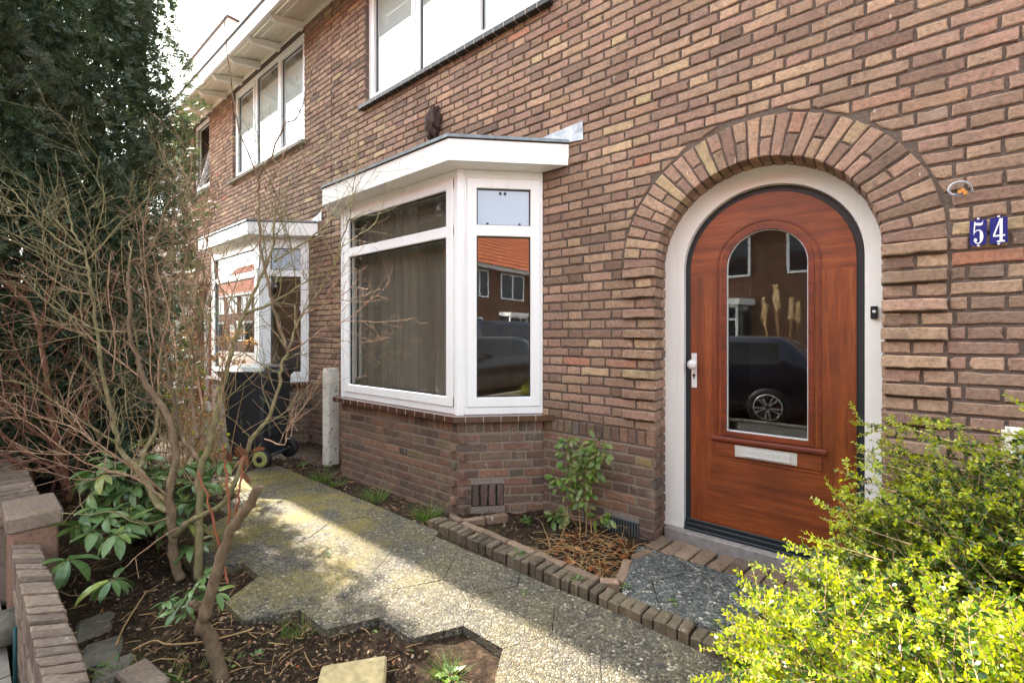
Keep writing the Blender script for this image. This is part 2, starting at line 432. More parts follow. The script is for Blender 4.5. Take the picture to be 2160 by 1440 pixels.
FRONT=Frame((0,0,0),(1,0,0),(0,0,1),(0,-1,0))
PL0,PL1=.615,.705          # upright header row between plinth and wall
EAVE=5.29
AX,AZ,RI,RO=-.453,1.747,.544,.760
OX0,OX1=-.997,.091
UPW=[(-4.17,-1.81,3.79,5.225)]
def win_parts(par,fr,u0,u1,z0,z1,splits,rec=.045,fw=.058,sash=.05,opening=None,glassmat='glass_up',blind=False):
    "frame, panes and mullions of one upstairs window; splits are fractions"
    f=MB(); Mx=fr.mat(); n=-rec
    w=part('window',par)
    fb=lambda a,b,c,d,n0,n1,ch=.004: f.cbox(a,b,c,d,n0,n1,ch,Mx)
    fb(u0,u1,z0,z0+fw,n-.07,n); fb(u0,u1,z1-fw,z1,n-.07,n); fb(u0,u0+fw,z0+fw,z1-fw,n-.07,n-.001); fb(u1-fw,u1,z0+fw,z1-fw,n-.07,n-.001)
    xs=[u0+(u1-u0)*s for s in splits]; e=[u0+fw]+[x for x in xs for _ in (0,1)]+[u1-fw]
    for x in xs: fb(x-fw*.55,x+fw*.55,z0+fw,z1-fw,n-.07,n-.002)
    g=MB(); gk=MB()
    edges=[u0]+xs+[u1]; cells=[]
    for i in range(len(edges)-1):
        a=edges[i]+(fw if i==0 else fw*.55); b=edges[i+1]-(fw if i==len(edges)-2 else fw*.55)
        c,d=z0+fw,z1-fw
        if opening and i in opening:
            fb(a,b,c,c+sash,n-.06,n+.012); fb(a,b,d-sash,d,n-.06,n+.012); fb(a,a+sash,c+sash,d-sash,n-.06,n+.011); fb(b-sash,b,c+sash,d-sash,n-.06,n+.011)
            a+=sash;b-=sash;c+=sash;d-=sash
        cells.append((a,b,c,d))
    f.build('frame',M['upvc'],w)
    for (a,b,c,d) in cells:
        k=.008
        for q in ((a,b,c,c+k),(a,b,d-k,d),(a,a+k,c+k,d-k),(b-k,b,c+k,d-k)): gk.box(*q,n-.035,n-.022,Mx)
        if glassmat: p=MB(); p.box(a+k*.4,b-k*.4,c+k*.4,d-k*.4,n-.034,n-.028,Mx); p.build('pane',M[glassmat],w)
    gk.build('gasket',M['gasket'],w)
    if blind:
        bl=MB(); bl.box(u0+.02,u1-.02,z0+.02,4.99,n-.068,n-.05,Mx); bl.build('window_film',M['blind'],w)
    return w
def part(name,par):
    o=empty(name); o.parent=par; return o
def sill_tiles(par,name,fr,u0,u1,z0,z1,out,mat,step=.1):
    s=MB(); Mx=fr.mat(); s.cbox(u0,u1,z0,z1,-.05,out,.004,Mx)
    o=s.build(name,mat,par)
    return o
m=NT('added net veil'); d_=m.n('ShaderNodeBsdfDiffuse'); d_.inputs[0].default_value=(.66,.63,.57,1); t_=m.n('ShaderNodeBsdfTransparent'); mx_=m.n('ShaderNodeMixShader')  # veil colour carries the soft grey sky reflection of the bay pane
wv_=m.noise(m.coord((5,5,.2)),1,3); m.t.links.new(m.ramp(wv_,[(.3,.60),(.7,.73)]),mx_.inputs[0]); m.t.links.new(d_.outputs[0],mx_.inputs[1]); m.t.links.new(t_.outputs[0],mx_.inputs[2]); M['net']=m.done(mx_.outputs[0])
def arch_pts(xc,zc,r,zb,n=40):
    "outline of an arch-topped opening, anticlockwise seen from the street, starting bottom right"
    return [(xc+r,zb)]+[(xc+r*math.cos(a),zc+r*math.sin(a)) for a in np.linspace(0,math.pi,n)]+[(xc-r,zb)]
def arch_band(mb,fr,o,i,n0,n1):
    "o and i are outlines with the same number of points; solid band between them from n0 (back) to n1 (front)"
    k=len(o); vs=[fr(u,v,n1) for u,v in o]+[fr(u,v,n1) for u,v in i]+[fr(u,v,n0) for u,v in o]+[fr(u,v,n0) for u,v in i]
    fs=[]
    for a in range(k-1):
        b=a+1
        fs+=[(a,b,k+b,k+a),(2*k+b,2*k+a,3*k+a,3*k+b),(a,2*k+a,2*k+b,b),(k+b,3*k+b,3*k+a,k+a)]
    fs+=[(0,k,3*k,2*k),(k-1,2*k-1+0,0,0)][:1]
    fs.append((k-1,3*k-1,4*k-1,2*k-1))
    mb.add(vs,fs)
def facade(house,xl,xr,holes,arch=True,seed=1,bay=None,mirror=False):
    "walls of one house between xl and xr; arch at AX (own house) or mirrored centre"
    ax=AX if arch is True else arch
    b=MB(); H=list(holes)
    ox0,ox1=(ax-RI,ax+RI) if ax is not None else (0,0)
    door=[(ox0-.002,ox1+.002,-.2,AZ)] if ax is not None else []
    hb=[(h[0],h[1],h[2],h[3]) for h in H]
    if bay: hb.append((bay[0]+.1,bay[1]-.1,.75,2.5))
    if ax is not None:
        k=1
        while PL1+JT+k*CO<AZ-.02:
            v=PL1+JT+k*CO; hb+=[(ox1,ox1+.213+JT,v,v+BH),(ox0-.213-JT,ox0,v,v+BH)]; k+=2
    circ=(ax,AZ,RO+.012) if ax is not None else None
    courses(b,FRONT,xl,xr,PL1+JT,EAVE,hb+[(d[0],d[1],d[2],d[3]+.03) for d in door],circ,seed)
    q=MB()
    if ax is not None:
        # quoins: every other course stands proud beside the door
        v=PL1+JT;k=0
        while v<AZ-.02:
            top=v+BH
            for s in (-1,1):
                e=ox0 if s<0 else ox1
                if k%2==1:
                    L=.213; a,c=(e-L,e+.004) if s<0 else (e-.004,e+L)
                    brick_poly(b,FRONT,rect(a,c,v,top),depth=.09,proud=.024,ch=.004)
            v+=CO;k+=1
        # ring of the arch
        nb=33
        for i in range(nb):
            a0=math.pi*i/nb; a1=math.pi*(i+1)/nb; da=.0045/RI
            def wedge(r0,r1):
                g0=.0055/r0;g1=.0055/r1
                return [(ax+r0*math.cos(a0+g0),AZ+r0*math.sin(a0+g0)),(ax+r1*math.cos(a0+g1),AZ+r1*math.sin(a0+g1)),(ax+r1*math.cos(a1-g1),AZ+r1*math.sin(a1-g1)),(ax+r0*math.cos(a1-g0),AZ+r0*math.sin(a1-g0))]
            if i%2==0: brick_poly(b,FRONT,wedge(RI,RO),depth=.1)
            else:
                rm=random.choice((RI+.1,RI+.105,RI+.11)); brick_poly(b,FRONT,wedge(RI,rm-.005),depth=.1); brick_poly(b,FRONT,wedge(rm+.006,RO),depth=.1)
            # inner course of the soffit
            back=Frame((0,.108,0),(1,0,0),(0,0,1),(0,-1,0)); brick_poly(b,back,wedge(RI+.002,RI+.1),depth=.09)
        # reveals
        for s in (-1,1):
            e=ox0 if s<0 else ox1
            fr=Frame((e,0,0),(0,1,0),(0,0,1),(1,0,0)) if s<0 else Frame((e,.2,0),(0,-1,0),(0,0,1),(-1,0,0))
            v=PL1+JT; q=MB()
            while v<AZ-.01:
                vv=min(v+BH,AZ)
                for (p,r_) in ((.003,.098),(.108,.198)): brick_poly(q,fr,rect(p,r_,v,vv) if s<0 else rect(.2-r_,.2-p,v,vv),depth=.06)
                v+=CO
            q.build('reveal_bricks',M['brick'],house)
    b.build('wall_bricks',M['brick'],house)
    # plinth
    bayhole=[(bay[0],bay[1],-.2,PL1+.01)] if bay else []
    dh=[(ox0-.002,ox1+.002,-.3,PL1+.05)] if ax is not None else []
    grille=[(-1.345,-1.105,-.04,.115)] if arch is True else []
    segs=[(xl,xr)]
    for h in bayhole+dh:
        ns=[]
        for a,c in segs:
            if h[1]<=a or h[0]>=c: ns.append((a,c))
            else:
                if a<h[0]: ns.append((a,h[0]))
                if c>h[1]: ns.append((h[1],c))
        segs=ns
    for a,c in segs:
        if c-a<.03: continue
        p=MB(); courses(p,FRONT,a,c,PL0-JT-CO*10+JT,PL0-JT*.6,grille,None,seed+5); rowlock(p,FRONT,a,c,PL0,PL1); p.build('plinth_bricks',M['clinker'],house)
    if ax is not None:
        for s in (-1,1):
            e=ox0 if s<0 else ox1
            fr=Frame((e,0,0),(0,1,0),(0,0,1),(1,0,0)) if s<0 else Frame((e,.2,0),(0,-1,0),(0,0,1),(-1,0,0))
            v=PL0-JT-CO*10+JT; p=MB()
            while v<PL1-.02:
                for (pp,r_) in ((.003,.098),(.108,.198)): brick_poly(p,fr,rect(pp,r_,v,v+BH) if s<0 else rect(.2-r_,.2-pp,v,v+BH),depth=.06)
                v+=CO
            p.build('plinth_bricks',M['clinker'],house)
    # mortar bed and body of the wall
    m=MB(); HH=H+[(d[0]-.01,d[1]+.01,-.3,AZ) for d in door]
    if ax is not None: HH.append((ax-RI-.01,ax+RI+.01,AZ,AZ+RI+.01))
    if bay: HH.append((bay[0]+.1,bay[1]-.1,.75,2.5))
    slab_with_holes(m,FRONT,xl,xr,PL0-.004,EAVE+.2,HH,-.25,-.0085)
    m2=MB(); slab_with_holes(m2,FRONT,xl,xr,-.3,PL0-.004,HH,-.25,-.006); m2.build('plinth_mortar',M['mortar2'],house)
    if ax is not None:
        k=RI+.006; o=[(ax+k,AZ)]+[(ax+k*math.cos(t),AZ+k*math.sin(t)) for t in np.linspace(0,math.pi,25)]+[(ax-k,AZ)]
        kk=RI+.012
        box=[]
        for (u,v) in o:
            dx,dy=u-ax,v-AZ
            s=kk/max(abs(dx),abs(dy),1e-6); box.append((ax+dx*s,max(AZ,AZ+dy*s)))
        arch_band(m,FRONT,box,o,-.25,-.0088)
    m.build('wall_mortar',M['mortar'],house)

def door_set(house,ax,own=True,rev=1):
    dx=(ax-AX)
    c=-.4265+dx; fr=Frame((c,.18,0),(1,0,0),(0,0,1),(0,-1,0))
    zb=.075; zc=1.736
    d=part('front_door',house)
    f=MB(); arch_band(f,fr,arch_pts(0,zc,.585,zb),arch_pts(0,zc,.452,zb),-.09,0)
    f.build('door_frame',M['white'],d)
    an=MB(); arch_band(an,fr,arch_pts(0,zc,.4515,zb+.02),arch_pts(0,zc-.002,.419,zb+.02),-.09,-.042)
    an.build('black_seal_frame',M['anthracite'],d)
    # leaf, grain running with each member
    L=.4185; g=.226; zl=.145; zg0=.705; zt=zc-.004
    n1=-.034
    A=lambda pts,name,mt: (lambda mb: (mb.prism(pts,n1-.05,n1,fr.mat()),mb.build(name,mt,d)))(MB())
    pz0,pz1=.625,.30
    A([(-L,zl),(-L+.06,zl+.02),(-.285,.56),(-.285,zt-.05),(-L,zt-.05)],'door_stile',M['wood_v'])
    A([(L,zl),(L,zt-.05),(.285,zt-.05),(.285,.56),(L-.06,zl+.02)],'door_stile',M['wood_v'])
    A([(-L+.0005,zl-.0),(L-.0005,zl),(L-.0605,zl+.0195),(.2845,.56),(-.2845,.56),(-L+.0605,zl+.0195)],'door_panel',M['wood_h'])
    A([(-.2845,.5605),(.2845,.5605),(.2845,zg0),(-.2845,zg0)],'door_rail',M['wood_h'])
    # inner uprights beside the glass
    for s in (-1,1):
        a,b2=(g,.2845) if s>0 else (-.2845,-g)
        A([(a,zg0+.0005),(b2,zg0+.0005),(b2,zt-.0505),(a,zt-.0505)],'door_stile',M['wood_v'])
    hd=MB(); o=[(L,zt-.049)]+[(L*math.cos(t),zt+L*math.sin(t)) for t in np.linspace(0,math.pi,40)]+[(-L,zt-.049)]
    i=[(g,zt-.049)]+[(g*math.cos(t),zt+g*math.sin(t)) for t in np.linspace(0,math.pi,40)]+[(-g,zt-.049)]
    arch_band(hd,fr,o,i,n1-.05,n1); hd.build('door_arch_head',M['wood_h'],d)
    # raised bead round the glass
    bd=MB()
    for (ro,ri,nn) in ((.268,.256,n1+.006),(.2345,.2085,n1+.010),(.215,.2075,n1-.012)):
        arch_band(bd,fr,arch_pts(0,zt,ro,zg0+.001),arch_pts(0,zt,ri,zg0+.001),n1-.03,nn)
    bd.box(-.2345,.2345,zg0+.001,zg0+.028,n1-.03,n1+.0095,fr.mat())
    bd.build('glazing_bead',M['wood_dark'],d)
    ws=MB(); arch_band(ws,fr,arch_pts(0,zt,.2075,zg0+.028),arch_pts(0,zt,.2035,zg0+.028),n1-.035,n1-.014); ws.box(-.2075,.2075,zg0+.0285,zg0+.0335,n1-.035,n1-.0135,fr.mat()); ws.build('glazing_seal',M['upvc'],d)
    gl=MB(); gl.prism(arch_pts(0,zt,.2065,zg0+.02),n1-.032,n1-.026,fr.mat()); gl.build('door_pane',M['glass'],d)
    # weather moulding and letter plate board under the glass
    ml=MB(); X=fr.mat()
    ml.prism([(0,0),(.012,0),(.03,.006),(.03,.02),(.018,.03),(0,.03)],-.292,.292,Matrix.Translation(fr(0,zg0-.035,n1))@Matrix(((0,0,1,0),(-1,0,0,0),(0,1,0,0),(0,0,0,1))))
    ml.build('weather_moulding',M['wood_dark'],d)
    bb=MB(); bb.cbox(-.272,.272,.578,zg0-.036,n1-.001,n1+.012,.004,X); bb.cbox(-.266,.266,.56,.577,n1-.001,n1+.006,.003,X); bb.build('letter_board',M['wood_h'],d)
    if own:
        lp=MB(); lp.cbox(-.158,.158,.59,.659,n1+.0125,n1+.017,.0012,X); o=lp.build('letter_plate',M['alu'],d)
        fl=MB(); fl.cbox(-.128,.128,.598,.643,n1+.0175,n1+.0215,.001,X); fl.box(-.128,.128,.6,.606,n1+.0215,n1+.026,X); fl.build('letter_flap',M['alu'],d)
    hp=MB(); sx=-.396*rev
    hp.cbox(sx-.016,sx+.016,.985,1.205,n1+.0005,n1+.010,.002,X); hp.build('handle_plate',M['handle_white'],d)
    kn=MB(); Mk=Matrix.Translation(fr(sx,1.135,n1+.010))@Matrix.Rotation(R(90),4,'X')
    kn.lathe([(.010,0),(.010,.022),(.018,.026),(.028,.036),(.030,.046),(.024,.056),(.008,.060)],24,Mk); kn.build('knob',M['handle_white'],d)
    kh=MB(); kh.lathe([(.0088,0),(.0088,.003),(.004,.003)],16,Matrix.Translation(fr(sx,1.065,n1+.0101))@Matrix.Rotation(R(90),4,'X')); kh.box(sx-.0035,sx+.0035,1.043,1.062,n1+.0101,n1+.0125,X); kh.build('keyhole',M['gasket'],d)
    # threshold strip and doorstep stone
    ts=MB(); X2=fr.mat()
    for (za,zb2,n0,n2) in ((.124,.1445,-.09,-.03),(.1,.1235,-.09,-.012),(.0825,.0995,-.09,.006)): ts.cbox(-.4515,.4515,za,zb2,n0,n2,.003,X2)
    ts.build('threshold_strip',M['anthracite'],d)
    sn=MB(); sn.cbox(-.562,.55,-.15,.082,-.2,.052,.006,fr.mat()); sn.build('doorstep',M['stone'],d)
    return d

def bay_window(house,xr,xl,d=.45,own=True,dark=True):
    "bay with 45 degree cheeks: meets the wall at xr and xl, front face at y=-d"
    B=part('bay_window',house); cr,cl=xr-d,xl+d   # front corners
    s2=math.sqrt(.5); Wc=d/s2
    FF=Frame((cl,-d,0),(1,0,0),(0,0,1),(0,-1,0)); FW=cr-cl
    FR=Frame((cr,-d,0),(s2,s2,0),(0,0,1),(s2,-s2,0)); FL=Frame((xl,0,0),(s2,-s2,0),(0,0,1),(-s2,-s2,0))
    zs=.700
    # brickwork below
    p=MB(); v=zs-.105-CO*9; k=0
    vent=(.095,.345,.062,.222)
    for fr,u0,u1,which in ((FF,0,FW,'f'),(FR,0,Wc,'r'),(FL,0,Wc,'l')):
        v=zs-.1-CO*12;k=0
        while v<zs-.1-.03:
            a,b=u0,u1
            ex=.058
            if which=='f': a-= ex*.4 if k%2 else 0; b+= ex if k%2 else -.004
            if which=='r': a-= 0 if k%2 else ex
            holes=[vent] if (which=='r' and own) else []
            c=MB(); courses(c,fr,a,b,v,v+BH,holes,None,seed=k*7+ord(which)+(1 if own else 99),row=k)
            p.v, off = p.v+c.v, len(p.v)
            p.f+= [tuple(i+off for i in f) for f in c.f]; p.sm+=c.sm; p.mi+=c.mi
            v+=CO;k+=1
        rowlock(p,fr,u0,u1,zs-.093,zs-.003)
    if own:
        for i in range(4):
            u=vent[0]+.012+i*.0615; brick_poly(p,FR,rect(u,u+.047,vent[2]+.004,vent[3]-.004),proud=.001)
    p.build('bay_bricks',M['clinker'],B)
    m=MB(); core=lambda o:[(xr-o*1.4142,0.0),(cr-o*.4142,-d+o),(cl+o*.4142,-d+o),(xl+o*1.4142,0.0)]
    m.prism(core(.006),-.3,zs-.004); m.build('bay_mortar',M['mortar2'],B)
    if own:
        vb=MB(); vb.box(vent[0]+.004,vent[1]-.004,vent[2],vent[3],-.03,-.0048,FR.mat()); vb.build('vent_black_back',M['black_in'],B)  # raised black block painting the shade in the vent gaps
    # sill of glazed tiles
    ring=lambda o:[(xr+o*1.4142,-.001),(cr+o*.4142,-d-o),(cl-o*.4142,-d-o),(xl-o*1.4142,-.001)]
    jt=MB(); jt.prism(ring(.072),zs-.006,zs+.034)
    for fr,W,off in ((FF,FW,0),(FR,Wc,0)):
        n=int(W/.107)
        for i in range(n+1):
            u=(i+.45)*W/n
            if u<W-.02: jt.box(u-.0016,u+.0016,zs-.0068,zs+.0352,.03,.0732,fr.mat(),mi=1)
    jt.build('sill',[M['tile'],M['grout']],B)
    # frames
    def unit(fr,W,e0,e1,name):
        w=part('window',B); X=fr.mat(); f=MB(); z0,z1=zs+.0345,2.535
        fb=lambda a,b,c,dd,n0,n1: f.cbox(a,b,c,dd,n0,n1,.004,X)
        a,b=e0,W-e1
        fb(a,b,z0,z0+.055,-.075,-.004); fb(a,b,z1-.06,z1,-.075,-.004); fb(a,a+.022,z0,z1,-.075,-.005); fb(b-.022,b,z0,z1,-.075,-.005)
        a2,b2=a+.022,b-.022; S=.072
        zt0,zt1=2.05,2.132
        fb(a2,b2,z0+.056,z0+.056+S,-.07,.004); fb(a2,b2,z1-.061-S,z1-.061,-.07,.004); fb(a2,b2,zt0,zt1,-.07,.003)
        fb(a2,a2+S,z0+.056,z1-.061,-.07,.0045); fb(b2-S,b2,z0+.056,z1-.061,-.07,.0045)
        f.build('frame',M['upvc'],w)
        gk=MB(); ga,gb=a2+S,b2-S
        for (c,dd,mt,nm) in ((z0+.056+S,zt0,'glass','pane'),(zt1,z1-.061-S,'frosted' if (name=='cheek') else 'glass','vent_pane')):
            kx=.007
            for q in ((ga,gb,c,c+kx),(ga,gb,dd-kx,dd),(ga,ga+kx,c+kx,dd-kx),(gb-kx,gb,c+kx,dd-kx)): gk.box(*q,-.035,-.018,X)
            pm=MB(); pm.box(ga+.003,gb-.003,c+.003,dd-.003,-.03,-.024,X); pm.build(nm,M[mt],w)
            if nm=='vent_pane' and name=='cheek':
                for (uu,zz) in ((.44,dd-.03),(.53,dd-.03),(.2,c+.012),(.8,c+.012)):
                    u=ga+(gb-ga)*uu; st=MB(); st.cbox(u-.009,u+.009,zz-.009,zz+.009,-.0235,-.015,.003,X); st.build('window_catch',M['gasket'],w)
        gk.build('gasket',M['gasket'],w)
        return w
    unit(FF,FW,.03,.028,'front'); unit(FR,Wc,.045,.004,'cheek'); unit(FL,Wc,.004,.045,'left')
    for cx,sg in ((cr,1),(cl,-1)):
        o=.004; cp=MB()
        cp.prism([(cx-sg*.03,-d-o+.003),(cx+sg*(o*.4),-d-o),(cx+sg*.034,-d+.03),(cx-sg*.02,-d+.075)] if sg>0 else [(cx-sg*.03,-d-o+.003),(cx-sg*.02,-d+.075),(cx+sg*.034,-d+.03),(cx+sg*(o*.4),-d-o)],zs+.0345,2.535)
        cp.build('corner_post',M['upvc'],B)
    if own:   # thin added net veil just inside, put in to grey the dark front pane
        nc=MB(); n_=90; V_=[];F_=[]
        for i in range(n_+1):
            u=.12+(FW-.22)*i/n_; w_=-.14+.010*math.sin(i*.9)+.005*math.sin(i*2.3)
            V_+=[FF(u,zs+.06,w_),FF(u,2.5,w_)]
        for i in range(n_): F_.append((2*i,2*i+2,2*i+3,2*i+1))
        nc.add(V_,F_,True); nc.build('added_net_veil',M['net'],B)
    # flat roof with deep white fascia
    fs=MB(); fs.prism(ring(.155),2.536,2.685); fs.build('fascia',M['white'],B)
    gp=MB(); gp.prism(ring(.15),2.685,2.694); gp.build('fascia_gap',M['mortar'],B)
    rf=MB(); rf.prism(ring(.168),2.694,2.716); rf.build('bay_roof',M['zinc'],B)
    fl=MB(); fl.prism([(xr+.06,2.712),(xr+.34,2.685),(xr+.335,2.815),(xr-.06,2.79)] if own else [(xr-.1,2.70),(xr+.32,2.70),(xr+.32,2.81)],0.004,.010,FRONT.mat()); fl.build('flashing',M['lead'],B)
    return B
# ------------------------------------------------------------------ eaves, roof, rooms
def roof_mat(name,c):
    m=NT(name); v=m.coord()
    n=m.noise(v,9,4); r=m.noise(v,1.2,3)
    col=m.ramp(n,[(.3,tuple(x*.7 for x in c)),(.7,c)]); col=m.mix(m.ramp(r,[(.5,0),(.8,.4)]),col,tuple(x*.6 for x in c))
    return m.done(m.pbsdf(col,.8,.3))
M['rooftile']=roof_mat('clay roof tiles',srgb(172,98,68))
M['curtain']=simple('red brown curtain',srgb(96,52,44),.9,.3,20,.3)
M['soffit']=paint('soffit boards',srgb(232,222,204),.5,.2)
def pantile_roof(par,x0,x1,y0,z0,y1,z1,step=.22,rows=18,name='roof'):
    nx=max(4,int((x1-x0)/step)*4); V=[];Fq=[]
    L=Vector((0,y1-y0,z1-z0)); nrm=Vector((0,-(z1-z0),abs(y1-y0))).normalized() if y1>y0 else Vector((0,(z1-z0),abs(y1-y0))).normalized()
    for r in range(rows):
        for e in (0,1):
            p=(r+e)/rows
            for i in range(nx+1):
                x=x0+(x1-x0)*i/nx; h=.022*math.sin(i*math.pi/2)+(.045 if e==0 else .0)
                q=Vector((x,y0,z0))+L*p+nrm*h; V.append(q)
    W=nx+1
    for r in range(rows):
        for i in range(nx):
            a=2*r*W+i; Fq.append((a,a+1,a+W+1,a+W))
            if r<rows-1: b=(2*r+1)*W+i; c=(2*r+2)*W+i; Fq.append((b,b+1,c+1,c))
    mb=MB(); mb.add(V,Fq); return mb.build(name,M['rooftile'],par)
def eaves(house,xl,xr,s=-1):
    YF=.45
    e=part('eaves',house)
    f=MB(); f.cbox(xl,xr,-YF-.02,-YF+.012,5.115,5.30,.004); f.build('fascia',M['white'],e)
    g=MB(); g.box(xl,xr,-YF-.045,-YF+.05,5.3005,5.325); g.build('gutter_edge',M['zinc'],e)
    b=MB()
    # sloping soffit boards
    slope=(5.285-5.15)/YF; n=5
    for i in range(n):
        y0=-YF+.0125+i*(YF-.03)/n; y1=y0+(YF-.03)/n-.004
        z=lambda y: 5.165+(y+YF)*slope
        b.add([(xl,y0,z(y0)),(xr,y0,z(y0)),(xr,y1,z(y1)),(xl,y1,z(y1)),(xl,y0,z(y0)+.02),(xr,y0,z(y0)+.02),(xr,y1,z(y1)+.02),(xl,y1,z(y1)+.02)],[(0,3,2,1),(4,5,6,7),(0,1,5,4),(1,2,6,5),(2,3,7,6),(3,0,4,7)])
    b.build('soffit_boards',M['soffit'],e)
    w=MB(); w.cbox(xl,xr,-.018,-.002,5.235,5.30,.003); w.build('wall_board',M['cream'],e)
    nr=int((xr-xl)/.645)
    for i in range(nr):
        x=xl+.35+i*.645
        Mx=Matrix.Translation((x,0,0))@Matrix(((0,0,1,0),(1,0,0,0),(0,1,0,0),(0,0,0,1)))
        r=MB(); r.prism([(-.415,5.155),(-.36,5.108),(-.019,5.185),(-.019,5.28),(-.415,5.168)],-.032,.032,Mx)
        r.build('rafter_end',M['cream'],e)
    pantile_roof(house,xl,xr,-YF+.2,5.36,3.6,7.0)
def rooms(house,xl,xr):
    m=MB(); y0,y1=.26,4.4
    for (z0,z1) in ((.12,2.62),(2.78,5.3)):
        m.box(xl+.1,xr-.1,y1,y1+.1,z0,z1); m.box(xl+.1,xl+.2,y0,y1,z0,z1); m.box(xr-.2,xr-.1,y0,y1,z0,z1)
        m.box(xl+.1,xr-.1,y0,y1+.1,z0-.1,z0); m.box(xl+.1,xr-.1,y0,y1+.1,z1,z1+.08)
    xm=-1.35 if xl<-4 and xr>0 else None
    if xm: m.box(xm,xm+.1,y0,y1,.12,2.62)
    m.build('room',M['room'],house)

# ------------------------------------------------------------------ the terrace
H1=tag(empty('terraced_house',(-1.6,0,0)),'brown brick terraced house with arched red wooden front door and wide white bay window','house','brick terraced houses')
H2=tag(empty('terraced_house',(-7.6,0,0)),'neighbouring brick house beyond the white post, its bay window behind the wheelie bin','house','brick terraced houses')
H3=tag(empty('terraced_house',(-12.5,0,0)),'farthest brick house left of the drainpipe, half hidden by the evergreen tree','house','brick terraced houses')
class Shift:   # children are modelled in world coordinates
    pass
def keep_world():
    bpy.context.view_layer.update()
def settle(h):
    off=Vector(h.location)
    for ch in [c for c in bpy.data.objects if c.parent is h]:
        ch.location=Vector(ch.location)-off
XP,XQ,XE=-4.87,-10.4,2.2
up=[(-4.17,-1.81,3.79,5.232),(-.93,-.08,3.91,5.232)]
facade(H1,XP+.003,XE,up,True,11,(-4.32,-1.845))
bay_window(H1,-1.845,-4.32,.45,True)
w1=win_parts(H1,FRONT,*up[0],[.345,.665],opening=(0,2),blind=True)
win_parts(H1,FRONT,*up[1],[],opening=(0,))
door_set(H1,AX,True,1)
up2=[(-7.9,-5.525,3.79,5.232),(-9.82,-8.97,3.9,5.232)]
facade(H2,XQ,XP-.003,up2,-9.29,23,(-7.88,-5.40))
bay_window(H2,-5.40,-7.88,.42,False)
win_parts(H2,FRONT,*up2[0],[.335,.655],opening=(0,2),blind=True)
w2=win_parts(H2,FRONT,*up2[1],[],glassmat=None)
# the small window stands tilted open: a leaning sash inside it
sm=MB(); T=Matrix.Translation((-9.395,.06,4.0))@Matrix.Rotation(R(-13),4,'X'); 
for q in ((-.34,.34,-.03,.03,0,.06),(-.34,.34,-.03,.03,1.12,1.18),(-.34,-.28,-.03,.03,.06,1.12),(.28,.34,-.03,.03,.06,1.12)): sm.cbox(*q,.004,T)
sm.build('tilted_sash',M['upvc'],w2); sp=MB(); sp.box(-.285,.285,-.006,.0,.055,1.125,T); sp.build('pane',M['glass'],w2)
cu=MB(); cu.box(-9.8,-9.45,.3,.32,3.9,5.2); cu.build('curtain',M['curtain'],H2)
door_set(H2,-9.29,False,-1)
facade(H3,-16.5,XQ-.006,[(-13.6,-11.2,3.79,5.232)],None,37,(-13.45,-11.0))
bay_window(H3,-11.0,-13.45,.42,False)
win_parts(H3,FRONT,-13.6,-11.2,3.79,5.232,[.345,.665],opening=(0,2),blind=True)
for h,(a,b),ups in ((H1,(XP,XE),up),(H2,(XQ,XP),up2),(H3,(-16.5,XQ),[(-13.6,-11.2,3.79,5.232)])):
    eaves(h,a+.001,b-.001); rooms(h,a,b)
    for (u0,u1,z0,z1) in ups:
        s=MB(); s.cbox(u0-.05,u1+.05,-.055,.08,z0-.045,z0-.001,.003)
        n=int((u1-u0+.1)/.105)
        for i in range(1,n): x=u0-.05+i*(u1-u0+.1)/n; s.box(x-.002,x+.002,-.0562,.0,z0-.0455,z0-.0003,mi=1)
        s.build('window_sill',[M['slate'] if h is H1 else M['concrete'],M['grout']],h)
    bw=MB(); bw.box(a+.05,b-.05,6.8,7.0,0,5.4); bw.build('rear_wall',M['brick'],h)
    cb=MB(); cb.cbox(b-1.0,b-.4,3.1,3.7,6.6,8.2,.01); cb.build('chimney',M['clinker'],h)
    pantile_roof(h,a,b,7.1,5.36,3.6,7.0,rows=12)
# dormer on the neighbour's roof
dm=MB(); dm.cbox(-12.0,-9.35,.42,2.6,6.9,7.34,.01); dm.cbox(-11.9,-9.45,.55,2.6,5.9,6.9,.01); dm.build('dormer',M['cream'],H2)
dr=MB(); dr.cbox(-12.05,-9.3,.38,2.65,7.341,7.37,.004); dr.build('dormer_roof',M['zinc'],H2)
# air grille at the foot of the wall beside the door
gr=part('air_grille',H1)
g=MB(); g.box(-1.345,-1.105,-.002,.03,-.04,.115); g.build('grille_black_back',M['black_in'],gr)  # solid black block painting the shade behind the bars
g=MB(); g.cbox(-1.347,-1.103,-.008,-.0025,-.045,-.033,.001); g.cbox(-1.347,-1.103,-.008,-.0025,.108,.118,.001)
for i in range(13): x=-1.34+i*.0192; g.cbox(x-.0045,x+.0045,-.0075,-.0025,-.0325,.1075,.001)
g.build('grille_bars',M['zinc'],gr)
dp=MB(); dp.tube([(-10.36,-.09,5.16),(-10.36,-.09,2.0),(-10.36,-.09,-.1)],.045,14)
for z in (4.6,3.0,1.2): dp.tube([(-10.36,-.09,z-.03),(-10.36,-.09,z+.03)],.052,14)
dp.build('drainpipe',M['upvc'],H2)
